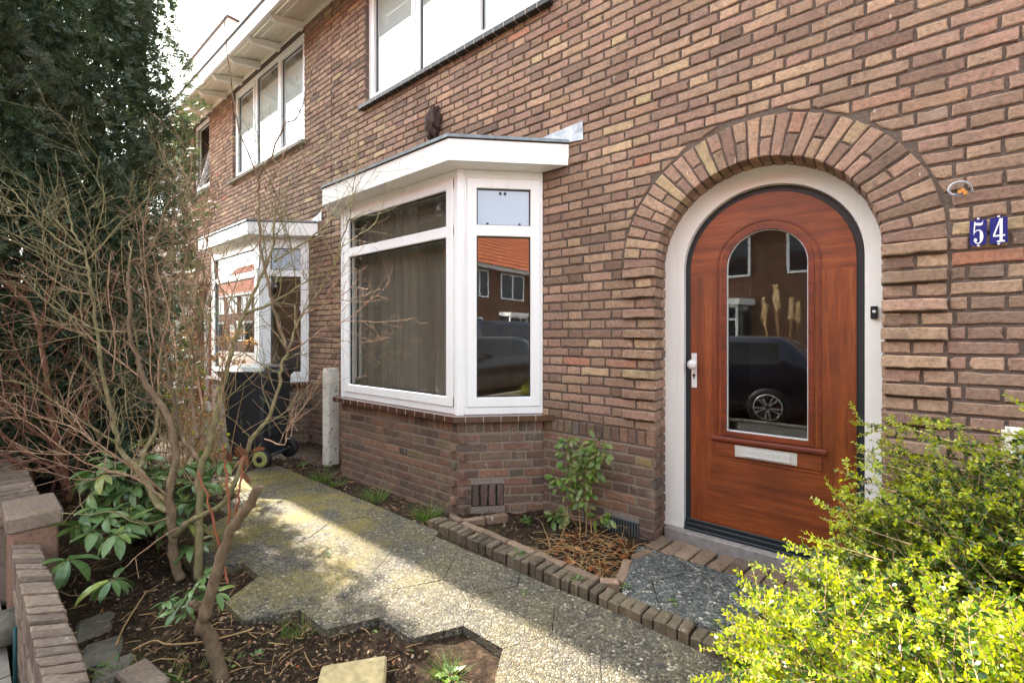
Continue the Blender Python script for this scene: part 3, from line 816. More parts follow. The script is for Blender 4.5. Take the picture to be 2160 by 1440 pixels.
# ------------------------------------------------------------------ ground, path, soil
from mathutils import noise as mnoise
def ground_mats():
    m=NT('garden soil'); v=m.coord(); n=m.noise(v,26,8,.7); n2=m.noise(v,3,3); g=m.noise(v,150,3,.7)
    col=m.ramp(n,[(.3,srgb(34,26,20)),(.5,srgb(62,48,38)),(.68,srgb(104,84,66)),(.8,srgb(140,118,96))])
    col=m.mix(m.ramp(n2,[(.5,0),(.7,.45)]),col,srgb(76,72,44))
    col=m.mix(m.ramp(g,[(.62,0),(.7,.7)]),col,srgb(150,132,110))
    M['soil']=m.done(m.pbsdf(col,.95,.15,m.bump(m.math('ADD',n,g),1.0,.02)))
    def pebbles(name,stops,mortar_c,moss,mossc,scale,wet=.75):
        m=NT(name); v=m.coord()
        wv=m.n('ShaderNodeVectorMath',operation='ADD'); nz=m.n('ShaderNodeTexNoise'); m.t.links.new(v,nz.inputs['Vector']); nz.inputs['Scale'].default_value=60
        sc_=m.n('ShaderNodeVectorMath',operation='SCALE'); m.t.links.new(nz.outputs['Color'],sc_.inputs[0]); sc_.inputs['Scale'].default_value=.006
        m.t.links.new(v,wv.inputs[0]); m.t.links.new(sc_.outputs[0],wv.inputs[1]); vv=wv.outputs[0]
        d=m.voro(vv,scale,'SMOOTH_F1'); e=m.voro(vv,scale,'DISTANCE_TO_EDGE'); cc=m.voro(vv,scale,'F1','Color')
        sep=m.n('ShaderNodeSeparateColor'); m.t.links.new(cc,sep.inputs[0])
        col=m.ramp(sep.outputs[0],stops)
        col=m.mix(1.0,col,m.ramp(sep.outputs[1],[(0,.7),(1,1.25)]),'MULTIPLY')
        n=m.noise(v,200,2); col=m.mix(1.0,col,m.ramp(n,[(.3,.8),(.7,1.15)]),'MULTIPLY')
        edge=m.ramp(e,[(.0,0),(.14,1)])
        col=m.mix(edge,mortar_c,col)
        mo=m.noise(v,2.3,6,.75); mo2=m.noise(v,45,3,.6)
        sx=m.n('ShaderNodeSeparateXYZ'); m.t.links.new(v,sx.inputs[0]); gx=m.n('ShaderNodeMapRange'); m.t.links.new(sx.outputs[0],gx.inputs[0]); gx.inputs[1].default_value=-1.6; gx.inputs[2].default_value=-2.9; gx.inputs[3].default_value=.18; gx.inputs[4].default_value=1.0
        mf=m.math('MULTIPLY',gx.outputs[0],m.ramp(mo,[(.42,0),(.62,1)])); mf=m.math('MULTIPLY',mf,m.ramp(mo2,[(.35,.25),(.6,1)]))
        col=m.mix(m.math('MULTIPLY',mf,moss),col,mossc)
        st=m.noise(v,1.1,4); col=m.mix(1.0,col,m.ramp(st,[(.35,.78),(.65,1.1)]),'MULTIPLY')
        h=m.ramp(e,[(0,0),(.12,.55),(.4,1)])
        return m.done(m.pbsdf(col,wet,.35,m.bump(m.math('ADD',h,m.math('MULTIPLY',n,.15)),.8,.006)))
    M['pebble']=pebbles('washed pebble slab',[(0,srgb(58,57,56)),(.2,srgb(92,89,83)),(.4,srgb(122,116,104)),(.55,srgb(80,79,76)),(.7,srgb(140,130,112)),(.85,srgb(104,96,84)),(1,srgb(176,168,152))],srgb(72,65,52),.9,srgb(150,132,46),84)
    M['pebble_dark']=pebbles('dark pebble slab',[(0,srgb(66,70,72)),(.3,srgb(96,100,100)),(.5,srgb(126,128,124)),(.7,srgb(84,88,90)),(.9,srgb(150,150,142)),(1,srgb(176,170,160))],srgb(62,60,54),.15,srgb(84,88,40),64)
    M['paver']=brick_mat('paving brick',[(0,srgb(110,92,78)),(.4,srgb(134,112,94)),(.7,srgb(120,100,84)),(1,srgb(150,124,104))],.3)
    M['kerbbrick']=brick_mat('edging brick',[(0,srgb(84,75,62)),(.4,srgb(108,96,79)),(.7,srgb(94,84,70)),(1,srgb(122,108,88))],.5)
    M['copebrick']=brick_mat('coping brick',[(0,srgb(104,90,80)),(.4,srgb(136,118,104)),(.7,srgb(120,104,92)),(1,srgb(150,130,112))],.4)
    M['sandstone']=simple('yellow slab',srgb(176,158,116),.9,.35,30,.9,.006)
    M['asphalt']=simple('road asphalt',(.052,.05,.048),.85,.3,60,.5,.01)
    m=NT('pavement tiles'); v=m.coord(); br=m.n('ShaderNodeTexBrick'); m.t.links.new(v,br.inputs['Vector']); br.inputs['Scale'].default_value=1.0
    for k,x in (('Brick Width',.3),('Row Height',.3),('Mortar Size',.006)): br.inputs[k].default_value=x
    br.inputs['Color1'].default_value=(*srgb(142,132,122),1); br.inputs['Color2'].default_value=(*srgb(122,114,106),1); br.inputs['Mortar'].default_value=(*srgb(74,68,62),1)
    n=m.noise(v,22,5); col=m.mix(1.0,br.outputs[0],m.ramp(n,[(.3,.75),(.7,1.15)]),'MULTIPLY'); M['pavement']=m.done(m.pbsdf(col,.9,.2,m.bump(n,.3,.004)))
    m=NT('street bricks'); v=m.coord(); br=m.n('ShaderNodeTexBrick'); m.t.links.new(v,br.inputs['Vector']); br.inputs['Scale'].default_value=1.0
    for k,x in (('Brick Width',.21),('Row Height',.075),('Mortar Size',.005)): br.inputs[k].default_value=x
    br.inputs['Color1'].default_value=(*srgb(142,122,108),1); br.inputs['Color2'].default_value=(*srgb(118,100,90),1); br.inputs['Mortar'].default_value=(*srgb(84,66,56),1)
    n=m.noise(v,9,5); col=m.mix(1.0,br.outputs[0],m.ramp(n,[(.3,.75),(.7,1.15)]),'MULTIPLY'); M['street']=m.done(m.pbsdf(col,.9,.2,m.bump(n,.3,.004)))
ground_mats()
def sheet(name,x0,x1,y0,y1,z,mat):
    mb=MB(); mb.box(x0,x1,y0,y1,z-.03,z); o=mb.build(name,mat); return tag(o,kind='structure')
o=MB().add([(-300,-300,-.2),(300,-300,-.2),(300,300,-.2),(-300,300,-.2)],[(0,1,2,3)]).build('ground',M['soil']); tag(o,kind='structure')
sheet('road',-120,120,-10.2,-4.6,-.13,M['street'])
sheet('pavement',-120,120,-4.45,-2.58,-.06,M['pavement']); sheet('pavement',-120,120,-12.3,-10.35,-.06,M['pavement'])
for y in (-4.52,-10.28):
    mb=MB(); 
    for i in range(-40,40): mb.cbox(i*1.0,i*1.0+.995,y-.07,y+.07,-.18,-.02,.01)
    tag(mb.build('kerb',M['concrete']),kind='structure')
def soil_h(x,y):
    h=.020*mnoise.noise((x*3,y*3,0))+.012*mnoise.noise((x*9,y*9,3))+.007*mnoise.noise((x*27,y*27,7))+.004*mnoise.noise((x*60,y*60,1))
    base=-.02
    if y>-.78 and x>-2.3 and x<-.9: base=.012
    if y<-1.75 and x<-1.0: base=-.03+.03*min(1,(-1.75-y)/.3)
    return base+h
def soil_patch(name,x0,x1,y0,y1,st):
    nx=int((x1-x0)/st)+1; ny=int((y1-y0)/st)+1
    V=[(x0+i*st,y0+j*st,soil_h(x0+i*st,y0+j*st)) for j in range(ny) for i in range(nx)]
    Fq=[(j*nx+i,j*nx+i+1,(j+1)*nx+i+1,(j+1)*nx+i) for j in range(ny-1) for i in range(nx-1)]
    return tag(np_mesh(name,V,Fq,M['soil'],None,True),kind='structure')
soil_patch('soil',-6.0,2.2,-2.50,.02,.022)
soil_patch('soil',-17,-5.99,-2.50,.02,.09)
# hexagonal pebble slabs of the path
HS=.2295; hexes=MB(); dark=MB()
def hexpoly(cx,cy,s): return [(cx+s*math.cos(a),cy+s*math.sin(a)) for a in [math.pi/3*k for k in range(6)]]
lowest={-8:-1.3,-7:-1.5,-6:-1.11,-5:-1.309,-4:-1.508,-3:-1.707,-2:-1.508,-1:-1.707,0:-1.508,1:-1.309,2:-1.11,3:-1.707,4:-2.3,5:-2.5,6:-2.5,7:-2.5,8:-2.5,9:-2.5,10:-2.5}
rh=random.Random(3)
for i in range(-7,11):
    cx=-1.962+.345*i
    for j in range(-6,6):
        cy=-1.508+(.199 if i%2 else 0)+.398*j
        if cy<lowest[i]-.02 or cy>-.5 or cy<-2.55: continue
        p=hexpoly(cx,cy,HS-.0014); top=-.80 if cx>-2.2 else -.74
        p=clip_half(p,0,top+.05*0,0,-1)
        p=clip_half(p,0,-2.5,0,1)
        if len(p)<3: continue
        z=.02+rh.uniform(-.0015,.0015); tx,ty=rh.uniform(-.005,.005),rh.uniform(-.005,.005)
        b=len(hexes.v); hexes.prism(p,-.06,z)
        n=len(p)
        for k in range(b+n,b+2*n):
            x,y,zz=hexes.v[k]; hexes.v[k]=(x,y,zz+(x-cx)*tx+(y-cy)*ty)
tag(hexes.build('path',M['pebble']),kind='structure')
# slabs in front of the door, a step higher
for i in range(-3,9):
    for j in range(-2,4):
        cx=-.60+.345*i; cy=-.50+(.199 if i%2 else 0)+.398*j
        p=hexpoly(cx,cy,HS-.003)
        p=clip_half(p,0,-.71,0,1); p=clip_half(p,0,-.175 if True else 0,0,-1)
        p=clip_half(p,-.922,-.65,.97,.24) if len(p)>2 else p
        if len(p)<3: continue
        z=.055+rh.uniform(-.002,.002); dark.prism(p,-.05,z)
tag(dark.build('door_paving',M['pebble_dark']),kind='structure')
# flat row of bricks before the doorstep
mb=MB()
fr=Frame((0,0,.0),(1,0,0),(0,1,0),(0,0,1))
for i in range(30):
    x=-.985+i*.088; fr.o=Vector((0,0,.06+random.gauss(0,.003)))
    a=math.radians(random.gauss(-9,2)); c,s=math.cos(a),math.sin(a)
    y0=-.168+(.02 if i<2 else 0)
    P=[(0,0),(.078,0),(.078,.2),(0,.2)]; P=[(x+c*u-s*v-.02,y0+s*u+c*v) for u,v in P]
    brick_poly(mb,fr,P,depth=.08,ch=.004)
tag(mb.build('doorstep_bricks',M['paver']),kind='structure')
# raised brick edging beside the path
mb=MB(); fr=Frame((0,0,0),(1,0,0),(0,1,0),(0,0,1))
x=-2.29;i=0
while x<1.9:
    y=-.725-(x+2.29)/1.76*.078
    if x>-.5: y=-.804
    fr.o=Vector((0,0,.070+random.gauss(0,.005)))
    w=.049*random.uniform(.93,1.07); a=math.radians(random.gauss(-3,2.5)); c,s=math.cos(a),math.sin(a)
    P=[(0,0),(w,0),(w,.1),(0,.1)]; P=[(x+c*u-s*v,y-.01+s*u+c*v) for u,v in P]
    brick_poly(mb,fr,P,depth=.2,ch=.006,jit=.002)
    x+=w+random.uniform(.003,.008); i+=1
tag(mb.build('brick_edging',M['kerbbrick']),'row of worn upright bricks edging the path beside the planting bed','edging')
# thin inner border of the planting bed
mb=MB()
def border(pts,w=.05,h=.060):
    for (ax_,ay),(bx,by) in zip(pts[:-1],pts[1:]):
        a=Vector((ax_,ay,0)); b=Vector((bx,by,0)); L=(b-a).length; n=max(1,round(L/.215)); d=(b-a).normalized()
        f2=Frame(a+Vector((0,0,h)),d,Vector((-d.y,d.x,0)),(0,0,1))
        for k in range(n): f2.o=a+Vector((0,0,h+random.gauss(0,.003))); brick_poly(mb,f2,rect(k*L/n+.004,(k+1)*L/n-.004,-w/2,w/2),depth=.16,ch=.005)
border([(-2.22,-.585),(-2.1,-.60),(-1.05,-.655),(-.96,-.60),(-1.02,-.36)]); border([(-1.0,-.33),(-.955,-.18)])
border([(-2.12,-.58),(-1.95,-.30)])
tag(mb.build('bed_border',M['paver']),'low reddish brick border closing the small planting bed under the wall','edging')

# ------------------------------------------------------------------ garden wall
gw=tag(empty('garden_wall',(-2.2,-2.51,0)),'low half brick garden wall with upright coping bricks and a taller pier','wall')
zc=.335
mb=MB(); x=-3.13
fr=Frame((0,0,0),(1,0,0),(0,1,0),(0,0,1)); c,s=math.cos(R(-34)),math.sin(R(-34))
while x<-1.2:
    fr.o=Vector((0,0,zc+random.gauss(0,.004))); fr.N=Vector((0,.0,1)); fr.V=Vector((0,1,-.30)).normalized()
    L=.052
    P=[(0,-.046),(L,-.046),(L,.046),(0,.046)]; sk=math.tan(R(-22))*-1
    P=[(x+u+sk*(v+.046)*.9,-2.513+v) for u,v in P]
    f3=Frame((0,-2.513*0,fr.o.z),(1,0,0),(0,1,0),(0,0,1))
    vs0=len(mb.v); brick_poly(mb,f3,P,depth=.105,ch=.005,jit=.002)
    for k in range(vs0,len(mb.v)):
        X_,Y_,Z_=mb.v[k]; mb.v[k]=(X_,Y_,Z_-.25*(Y_+2.513+.046))
    x+=L+random.uniform(.010,.014)
mb.build('coping',M['copebrick'],gw)
mb=MB(); mb.box(-3.13,-1.2,-2.551,-2.475,-.15,zc-.055); mb.build('wall_core',M['mortar2'],gw)
mb=MB(); f4=Frame((0,-2.556,0),(1,0,0),(0,0,1),(0,-1,0)); courses(mb,f4,-3.13,-1.2,-.15,zc-.10,(),None,3)
f5=Frame((0,-2.470,0),(-1,0,0),(0,0,1),(0,1,0)); courses(mb,f5,1.2,3.13,-.15,zc-.10,(),None,4)
mb.build('wall_face',M['copebrick'],gw)
pr=MB(); pr.cbox(-3.50,-3.14,-2.575,-2.385,.375,.452,.008); pr.build('pier_cap',M['copebrick'],gw)
pr=MB(); pr.cbox(-3.48,-3.155,-2.56,-2.40,-.1,.374,.008); pr.build('pier',M['clinker'],gw)
fw=MB(); fw.cbox(-6.6,-3.505,-2.60,-2.44,-.1,.33,.008); fw.build('far_wall',M['copebrick'],gw)
mb=MB(); x=-6.6
while x<-3.52:
    f3=Frame((0,0,.385+random.gauss(0,.004)),(1,0,0),(0,1,0),(0,0,1)); brick_poly(mb,f3,rect(x,x+.052,-2.615,-2.42),depth=.054,ch=.005); x+=.064
mb.build('coping',M['copebrick'],gw)
# stepping stones along the bed
lab=['rough grey stone nearest the evergreen side, half buried beside the low wall','square weathered stone, middle of three lying along the low wall','mossy broken stone nearest the camera beside the low wall']
for k,(px,py,w,h,a) in enumerate(((200,1322,.13,.18,.5),(214,1376,.13,.18,.45),(240,1415,.12,.16,.4))):
    p=gnd(px,py,0.0)
    mb=MB(); T=Matrix.Translation((p.x,p.y,-.03))@Matrix.Rotation(a+.9,4,'Z')@Matrix.Rotation(random.uniform(-.05,.05),4,'X')
    mb.cbox(-w/2,w/2,-h/2,h/2,-.05,.045,.014,T)
    o=mb.build('stepping_stone',M['dullstone']); tag(o,lab[k],'stone','stones along the garden wall')
def slab(px,py,dims,rz,name,mat,label,cat,z=0.0,rx=0.0):
    p=gnd(px,py,z+dims[2]/2); mb=MB(); T=Matrix.Translation((p.x,p.y,z))@Matrix.Rotation(rz,4,'Z')@Matrix.Rotation(rx,4,'X')
    mb.cbox(-dims[0]/2,dims[0]/2,-dims[1]/2,dims[1]/2,-.02,dims[2],.008,T); return tag(mb.build(name,mat),label,cat)
slab(742,1448,(.24,.2,.06),R(52),'paving_block',M['sandstone'],'yellow sandstone block lying on the soil at the bottom edge','block')
slab(300,1440,(.21,.1,.06),R(8),'loose_brick',M['copebrick'],'loose brown brick lying flat on soil beside the low wall','brick',-.005)
rk=MB(); p=gnd(2,1345,-.02); 
ico=[]
for i in range(7):
    for k in range(12):
        a=2*math.pi*k/12; ph=math.pi*(i+.5)/7; r_=.085*(1+.14*mnoise.noise((math.cos(a)*2,math.sin(a)*2,ph*2)))
        ico.append((p.x+r_*math.sin(ph)*math.cos(a)*1.2,p.y+.01+r_*math.sin(ph)*math.sin(a),p.z+.04+r_*.85*math.cos(ph)))
rk.add(ico,[(i*12+k,(i+1)*12+k,(i+1)*12+(k+1)%12,i*12+(k+1)%12) for i in range(6) for k in range(12)]+[tuple(range(12)),tuple(range(72,84))[::-1]],True)
tag(rk.build('boulder',M['dullstone']),'rounded grey boulder outside the low garden wall','stone')
p=gnd(32,1440,-.05); st=MB(); st.tube([p,p+Vector((-.0,0,.22))],.006,8); tag(st.build('garden_stake',simple('blue green plastic',srgb(24,70,74),.6)),'thin blue green plastic stake beside the outside of the low wall','stake')
# concrete posts
def post(x,y,h,label):
    mb=MB(); mb.prism([(x-.06,y-.05),(x-.05,y-.06),(x+.05,y-.06),(x+.06,y-.05),(x+.06,y+.06),(x-.06,y+.06)],-.1,h-.015); mb.prism([(x-.052,y-.044),(x-.044,y-.052),(x+.044,y-.052),(x+.052,y-.044),(x+.052,y+.052),(x-.052,y+.052)],h-.0149,h)
    return tag(mb.build('concrete_post',M['whitepost']),label,'post','white garden posts')
m=NT('flaking white post'); v=m.coord(); n=m.noise(v,16,6,.7); lo=m.noise(v,5,3); col=m.mix(m.ramp(n,[(.58,0),(.63,1)]),srgb(206,202,192),srgb(130,122,110)); col=m.mix(m.ramp(lo,[(.5,0),(.75,.35)]),col,srgb(120,112,98)); M['whitepost']=m.done(m.pbsdf(col,.85,.25,m.bump(n,.5,.006)))
post(-4.32,-.31,.975,'white flaking concrete post standing between the two bay windows'); post(.475,-.36,.985,'white flaking concrete post behind the leafy bush at right')
# ------------------------------------------------------------------ plants
def leaf_mat(name,stops,trans=.35,rough=.45,spec=.5,transc=None,noise=40,patch=None):
    m=NT(name); r=m.island(); col=m.ramp(r,stops); v=m.coord(); n=m.noise(v,noise,3)
    col=m.mix(1.0,col,m.ramp(n,[(.3,.75),(.7,1.2)]),'MULTIPLY')
    if patch: col=m.mix(m.ramp(m.noise(v,1.7,4,.65),[(.5,0),(.72,.65)]),col,patch)
    tc=m.mix(1.0,col,transc or (1.5,1.6,.6),'MULTIPLY')
    sh=m.pbsdf(col,rough,spec)
    return m.done(m.translucent(sh,tc,trans))
M['yew']=leaf_mat('yew needles',[(0,(.036,.060,.036)),(.4,(.054,.086,.050)),(.75,(.076,.114,.062)),(.93,(.12,.15,.075)),(1,(.17,.15,.08))],.2,.5,patch=(.13,.095,.055))
M['boxleaf']=leaf_mat('small glossy leaves',[(0,(.022,.052,.015)),(.5,(.045,.095,.020)),(.85,(.08,.145,.024)),(.965,(.17,.24,.03)),(.985,(.20,.15,.05)),(1,(.16,.10,.05))],.35,.3,.5,(1.5,1.5,.4))
M['boxtip']=leaf_mat('young and sun yellow leaf tips',[(0,(.16,.26,.02)),(.5,(.30,.37,.015)),(1,(.44,.46,.02))],.45,.35,.45,(1.35,1.3,.3))  # new growth; its strong yellow also paints sunlight on the leaves
M['rhodo']=leaf_mat('leathery leaves',[(0,(.065,.12,.036)),(.5,(.105,.18,.056)),(.85,(.15,.23,.075)),(1,(.26,.30,.07))],.18,.32,.55)
M['shrubleaf']=leaf_mat('wall shrub leaves',[(0,(.08,.15,.03)),(.6,(.16,.25,.045)),(.85,(.20,.20,.07)),(1,(.27,.33,.09))],.3,.35)
M['grass']=leaf_mat('grass blades',[(0,(.05,.11,.02)),(.6,(.10,.19,.035)),(1,(.25,.26,.08))],.35,.5)
M['weed']=leaf_mat('weed leaves',[(0,(.06,.12,.03)),(.7,(.12,.2,.05)),(1,(.2,.26,.08))],.3,.5)
M['dryflower']=leaf_mat('dry flower heads',[(0,srgb(140,100,60)),(.5,srgb(188,142,90)),(1,srgb(214,182,136))],.4,.8,.1,(1.15,1.05,.85))
M['deadleaf']=leaf_mat('dead leaves',[(0,srgb(70,42,24)),(.4,srgb(118,70,38)),(.7,srgb(150,100,62)),(.9,srgb(176,140,100)),(1,srgb(160,70,36))],.2,.8,.1,(1.2,1.1,.9))
M['browndry']=leaf_mat('withered brown leaves',[(0,srgb(78,48,34)),(1,srgb(120,78,52))],.3,.6,.2,(1.2,1.1,.9))
def bark(name,a,b,c,sc_=30):
    m=NT(name); v=m.coord((1,1,.45)); n=m.noise(v,sc_,6,.7); n2=m.noise(v,7,3); col=m.ramp(n,[(.3,a),(.55,b),(.75,c)]); col=m.mix(m.ramp(n2,[(.45,0),(.7,.6)]),col,a)
    return m.done(m.pbsdf(col,.9,.2,m.bump(n,.9,.006)))
M['lichenbark']=bark('lichen green bark',srgb(100,90,66),srgb(140,130,94),srgb(172,162,128))
M['greybark']=bark('grey brown bark',srgb(88,70,56),srgb(126,106,84),srgb(158,138,112))
M['redbark']=bark('reddish bark',srgb(84,56,44),srgb(122,86,68),srgb(150,116,94))
M['yewbark']=bark('yew bark',srgb(58,36,28),srgb(86,54,42),srgb(112,76,60))
M['twig']=bark('twig bark',srgb(126,96,78),srgb(166,134,108),srgb(196,170,140),60)
M['redtwig']=simple('orange red twig',srgb(142,82,56),.6,.25,40,.3)
M['straw']=simple('dry straw stems',srgb(170,136,92),.8,.3,50,.3)

def unit(a): return a/np.maximum(np.linalg.norm(a,axis=1,keepdims=True),1e-9)
def hexleaves(C,D,Nn,L,W):
    "flat oval leaves: base C, along D, facing Nn"
    D=unit(D); S=unit(np.cross(D,Nn)); L=np.asarray(L)[:,None]; W=np.asarray(W)[:,None]
    n=len(C); Nn=np.cross(S,D)
    V=np.stack([C,C+D*L*.3+S*W*.45+Nn*W*.12,C+D*L*.7+S*W*.42+Nn*W*.12,C+D*L,C+D*L*.7-S*W*.42+Nn*W*.12,C+D*L*.3-S*W*.45+Nn*W*.12],1).reshape(-1,3)
    return V,np.arange(n*6).reshape(n,6)
def smooth_path(P,sub=5):
    "Catmull-Rom through points given as (Vector, radius)"
    out=[];n=len(P)
    for i in range(n-1):
        p0,p1,p2,p3=P[max(i-1,0)],P[i],P[i+1],P[min(i+2,n-1)]
        for k in range(sub):
            t=k/sub
            q=.5*((2*p1[0])+(p2[0]-p0[0])*t+(2*p0[0]-5*p1[0]+4*p2[0]-p3[0])*t*t+(3*p1[0]-p0[0]-3*p2[0]+p3[0])*t**3)
            out.append((q,p1[1]+(p2[1]-p1[1])*t))
    out.append(P[-1]); return out
def wander(p,d,L,seg,bend,up,rnd):
    pts=[Vector(p)]; d=Vector(d).normalized()
    for i in range(seg):
        d=(d+Vector((rnd.gauss(0,bend),rnd.gauss(0,bend),rnd.gauss(0,bend)+up))).normalized()
        pts.append(pts[-1]+d*(L/seg))
    return pts
def twiggy(mb,path,rnd,dens=.08,Lr=(.08,.3),r=.0018,start=.25,level=2,up=.05,sub=.55):
    "side twigs along a path of (point, radius)"
    tot=sum((path[i+1][0]-path[i][0]).length for i in range(len(path)-1)); acc=0; nxt=tot*start
    for i in range(len(path)-1):
        a,b=path[i][0],path[i+1][0]; l=(b-a).length
        if l<1e-6: continue
        while acc+l>nxt:
            p=a.lerp(b,(nxt-acc)/l); t=(b-a).normalized()
            side=t.cross(Vector((rnd.gauss(0,1),rnd.gauss(0,1),rnd.gauss(0,1)))).normalized()
            d=(t*rnd.uniform(.3,.9)+side*rnd.uniform(.6,1.0)+Vector((0,0,.25))).normalized()
            L=rnd.uniform(*Lr); seg=max(3,int(L/.045))
            pts=wander(p,d,L,seg,.14,up,rnd)
            r0=min(path[i][1]*.7,r*(.7+L*2.4)); n=len(pts)
            rad=[r0+(r*.42-r0)*k/(n-1) for k in range(n)]
            if n>2: rad[-1]=r*.62
            mb.tube(pts,rad,4,cap=False)
            if level>1: twiggy(mb,[(q,rr) for q,rr in zip(pts,rad)],rnd,dens*.75,(Lr[0]*.4,Lr[1]*sub),r*.8,.2,level-1,up)
            nxt+=dens*rnd.uniform(.5,1.6)
        acc+=l
def stem(par,px,r0,r1,mat,seed,twig=True,t0=None,t1=None,sides=9,dens=.062,Lr=(.08,.46),start=.2,level=2,tw=.0021):
    "stem following photo pixels; depth runs from t0 to t1 unless given per point"
    rnd=random.Random(seed); n=len(px); P=[]
    for i,q in enumerate(px):
        f=i/(n-1); t=q[2] if len(q)>2 else t0+(t1-t0)*f
        P.append((at(q[0],q[1],t),r0+(r1-r0)*f**.8))
    S=smooth_path(P,5)
    kk=.72 if par.get('category')=='shrub' else 1.0
    S=[(p+Vector((rnd.gauss(0,.0025),rnd.gauss(0,.0025),0)),r*kk*rnd.uniform(.88,1.13)) for p,r in S]
    mb=MB(); mb.tube([p for p,_ in S],[r for _,r in S],sides)
    if twig: twiggy(mb,S,rnd,dens,Lr,tw,start,level)
    return mb.build('stem',mat,par)

# --- the tall evergreen
def yew_tree(cx,cy,rad,h,seed):
    rr=np.random.default_rng(seed); root=tag(empty('yew_tree',(cx,cy,0)),'tall dark evergreen tree with dense needles at the left edge','tree')
    cols=[]
    for k in range(26):
        a=k*2.399963; d=rad*.88*math.sqrt((k+.4)/26)
        cols.append((cx+d*math.cos(a),cy+d*math.sin(a),rr.uniform(.26,.37),rr.uniform(-.1,.35),h*rr.uniform(.88,1.0)-d*.5))
    for k in range(13):
        a=k*2.399963; d=.8*math.sqrt((k+.4)/13); cols.append((cx+.55+d*math.cos(a),cy-1.2+d*math.sin(a),rr.uniform(.26,.36),rr.uniform(.2,.7),h*rr.uniform(.85,.98)-d*.5))
    C=[];D=[]
    for (x,y,r,z0,z1) in cols:
        n=2700
        z=rr.uniform(z0,z1,n); f=(z-z0)/(z1-z0)
        prof=r*np.minimum(1,np.sqrt(np.clip((1-f)*3.2,0,1)))*np.minimum(1,.45+f*5)*(1+.24*np.sin(z*5.3+x*9)+.2*np.sin(z*10.7+y*7+np.sin(a_:=rr.uniform(0,2*np.pi,n))*2.0))
        a=a_; q=np.sqrt(rr.uniform(.18,1.0,n))*prof
        out=np.stack([np.cos(a),np.sin(a),np.zeros(n)],1)
        C.append(np.stack([x+q*np.cos(a),y+q*np.sin(a),z],1)); D.append(out*rr.uniform(.5,1.2,(n,1))+np.array([0,0,1])*rr.uniform(-.15,.9,(n,1))+rr.normal(0,.3,(n,3)))
    C=np.concatenate(C);D=unit(np.concatenate(D)); n=len(C)
    keep=np.sin(C[:,2]*2.6+C[:,0]*6)+np.sin(C[:,1]*7+C[:,2]*1.3)>-1.6
    C=C[keep];D=D[keep];n=len(C)
    side=unit(np.cross(D,rr.normal(0,1,(n,3)))); L=rr.uniform(.05,.10,n)
    m=6; V=[];base=0;Fs=[]
    for j in range(m):
        for s in (-1,1):
            f=(j+.5+(.25 if s>0 else 0))/m
            p=C+D*(L*f)[:,None]; ln=.044*(1-.4*f)*rr.uniform(.8,1.2,n)
            d=unit(D*.75+side*s*.8+rr.normal(0,.16,(n,3)))
            w=np.cross(d,np.cross(D,side)); w=unit(w)*.0043
            V.append(np.stack([p,p+d*(ln*.5)[:,None]+w,p+d*ln[:,None],p+d*(ln*.5)[:,None]-w],1))
    V=np.concatenate(V,0).reshape(-1,3)
    o=np_mesh('crown',V-np.array([cx,cy,0]),np.arange(len(V)).reshape(-1,4),M['yew'],root)
    tr=MB(); rnd=random.Random(seed)
    for (x,y,r,z0,z1) in cols[:15]:
        b=Vector((cx+(x-cx)*.45,cy+(y-cy)*.45,-.1)); pts=[b,Vector((cx+(x-cx)*.8,cy+(y-cy)*.8,1.0)),Vector((x,y,2.2)),Vector((x,y,z1*.6))]
        S=smooth_path([(p-Vector((cx,cy,0)),rd) for p,rd in zip(pts,(.05,.035,.022,.006))],4); tr.tube([p for p,_ in S],[q for _,q in S],8)
    tr.build('trunk',M['yewbark'],root)
pc=at(150,700,4.25); yew_tree(pc.x,pc.y,.86,5.6,5)

# --- the bare shrub in the middle of the bed
bs=tag(empty('bare_shrub'),'large leafless shrub with lichen covered stems in front of the bay window','shrub')
LB='lichenbark'
A0=[(379,1222,2.34),(366,1165,2.34),(363,1121,2.34),(358,1048,2.34)]
stem(bs,A0+[(370,952,2.36),(352,873,2.38),(317,823,2.4),(300,790,2.42),(291,755,2.42),(271,700,2.43),(275,642,2.44),(271,598,2.45),(275,555,2.46),(309,540,2.46),(332,499,2.48),(350,438,2.5),(376,403,2.52)],.036,.004,M['greybark'],1,dens=.07)
stem(bs,[(271,700,2.43),(204,695,2.4),(146,663,2.36),(99,639,2.33),(58,596,2.3),(44,581,2.3)],.0085,.002,M[LB],2)
stem(bs,[(275,560,2.46),(272,508,2.45)],.007,.006,M[LB],3,False)
stem(bs,[(360,1075,2.34),(335,1065,2.36),(309,1012,2.4),(283,980,2.43),(254,951,2.46),(245,907,2.47),(230,846,2.5),(216,788,2.5),(204,700,2.52),(195,628,2.53),(187,569,2.54),(178,526,2.55),(157,494,2.56),(146,456,2.58),(136,418,2.6)],.027,.004,M[LB],4,dens=.08)
stem(bs,[(181,540,2.55),(117,502,2.5),(79,467,2.46),(44,424,2.43),(17,392,2.4),(-12,372,2.4)],.0085,.002,M[LB],5)
stem(bs,[(187,567,2.54),(140,552,2.56),(87,511,2.58),(47,500,2.6),(0,485,2.62)],.0065,.002,M[LB],6)
stem(bs,[(188,582,2.54),(131,567,2.5),(87,537,2.46),(29,508,2.42),(-5,495,2.4)],.006,.002,M[LB],7)
stem(bs,[(197,622,2.53),(146,610,2.56),(96,578,2.6),(58,552,2.62)],.0055,.002,M['twig'],8)
stem(bs,[(179,528,2.55),(201,494,2.52),(216,447,2.5),(219,409,2.48),(205,380,2.46),(212,330,2.45)],.0065,.002,M[LB],9)
stem(bs,[(187,546,2.54),(224,508,2.56),(259,465,2.58),(300,432,2.6),(329,382,2.62),(350,345,2.62)],.0068,.002,M[LB],10)
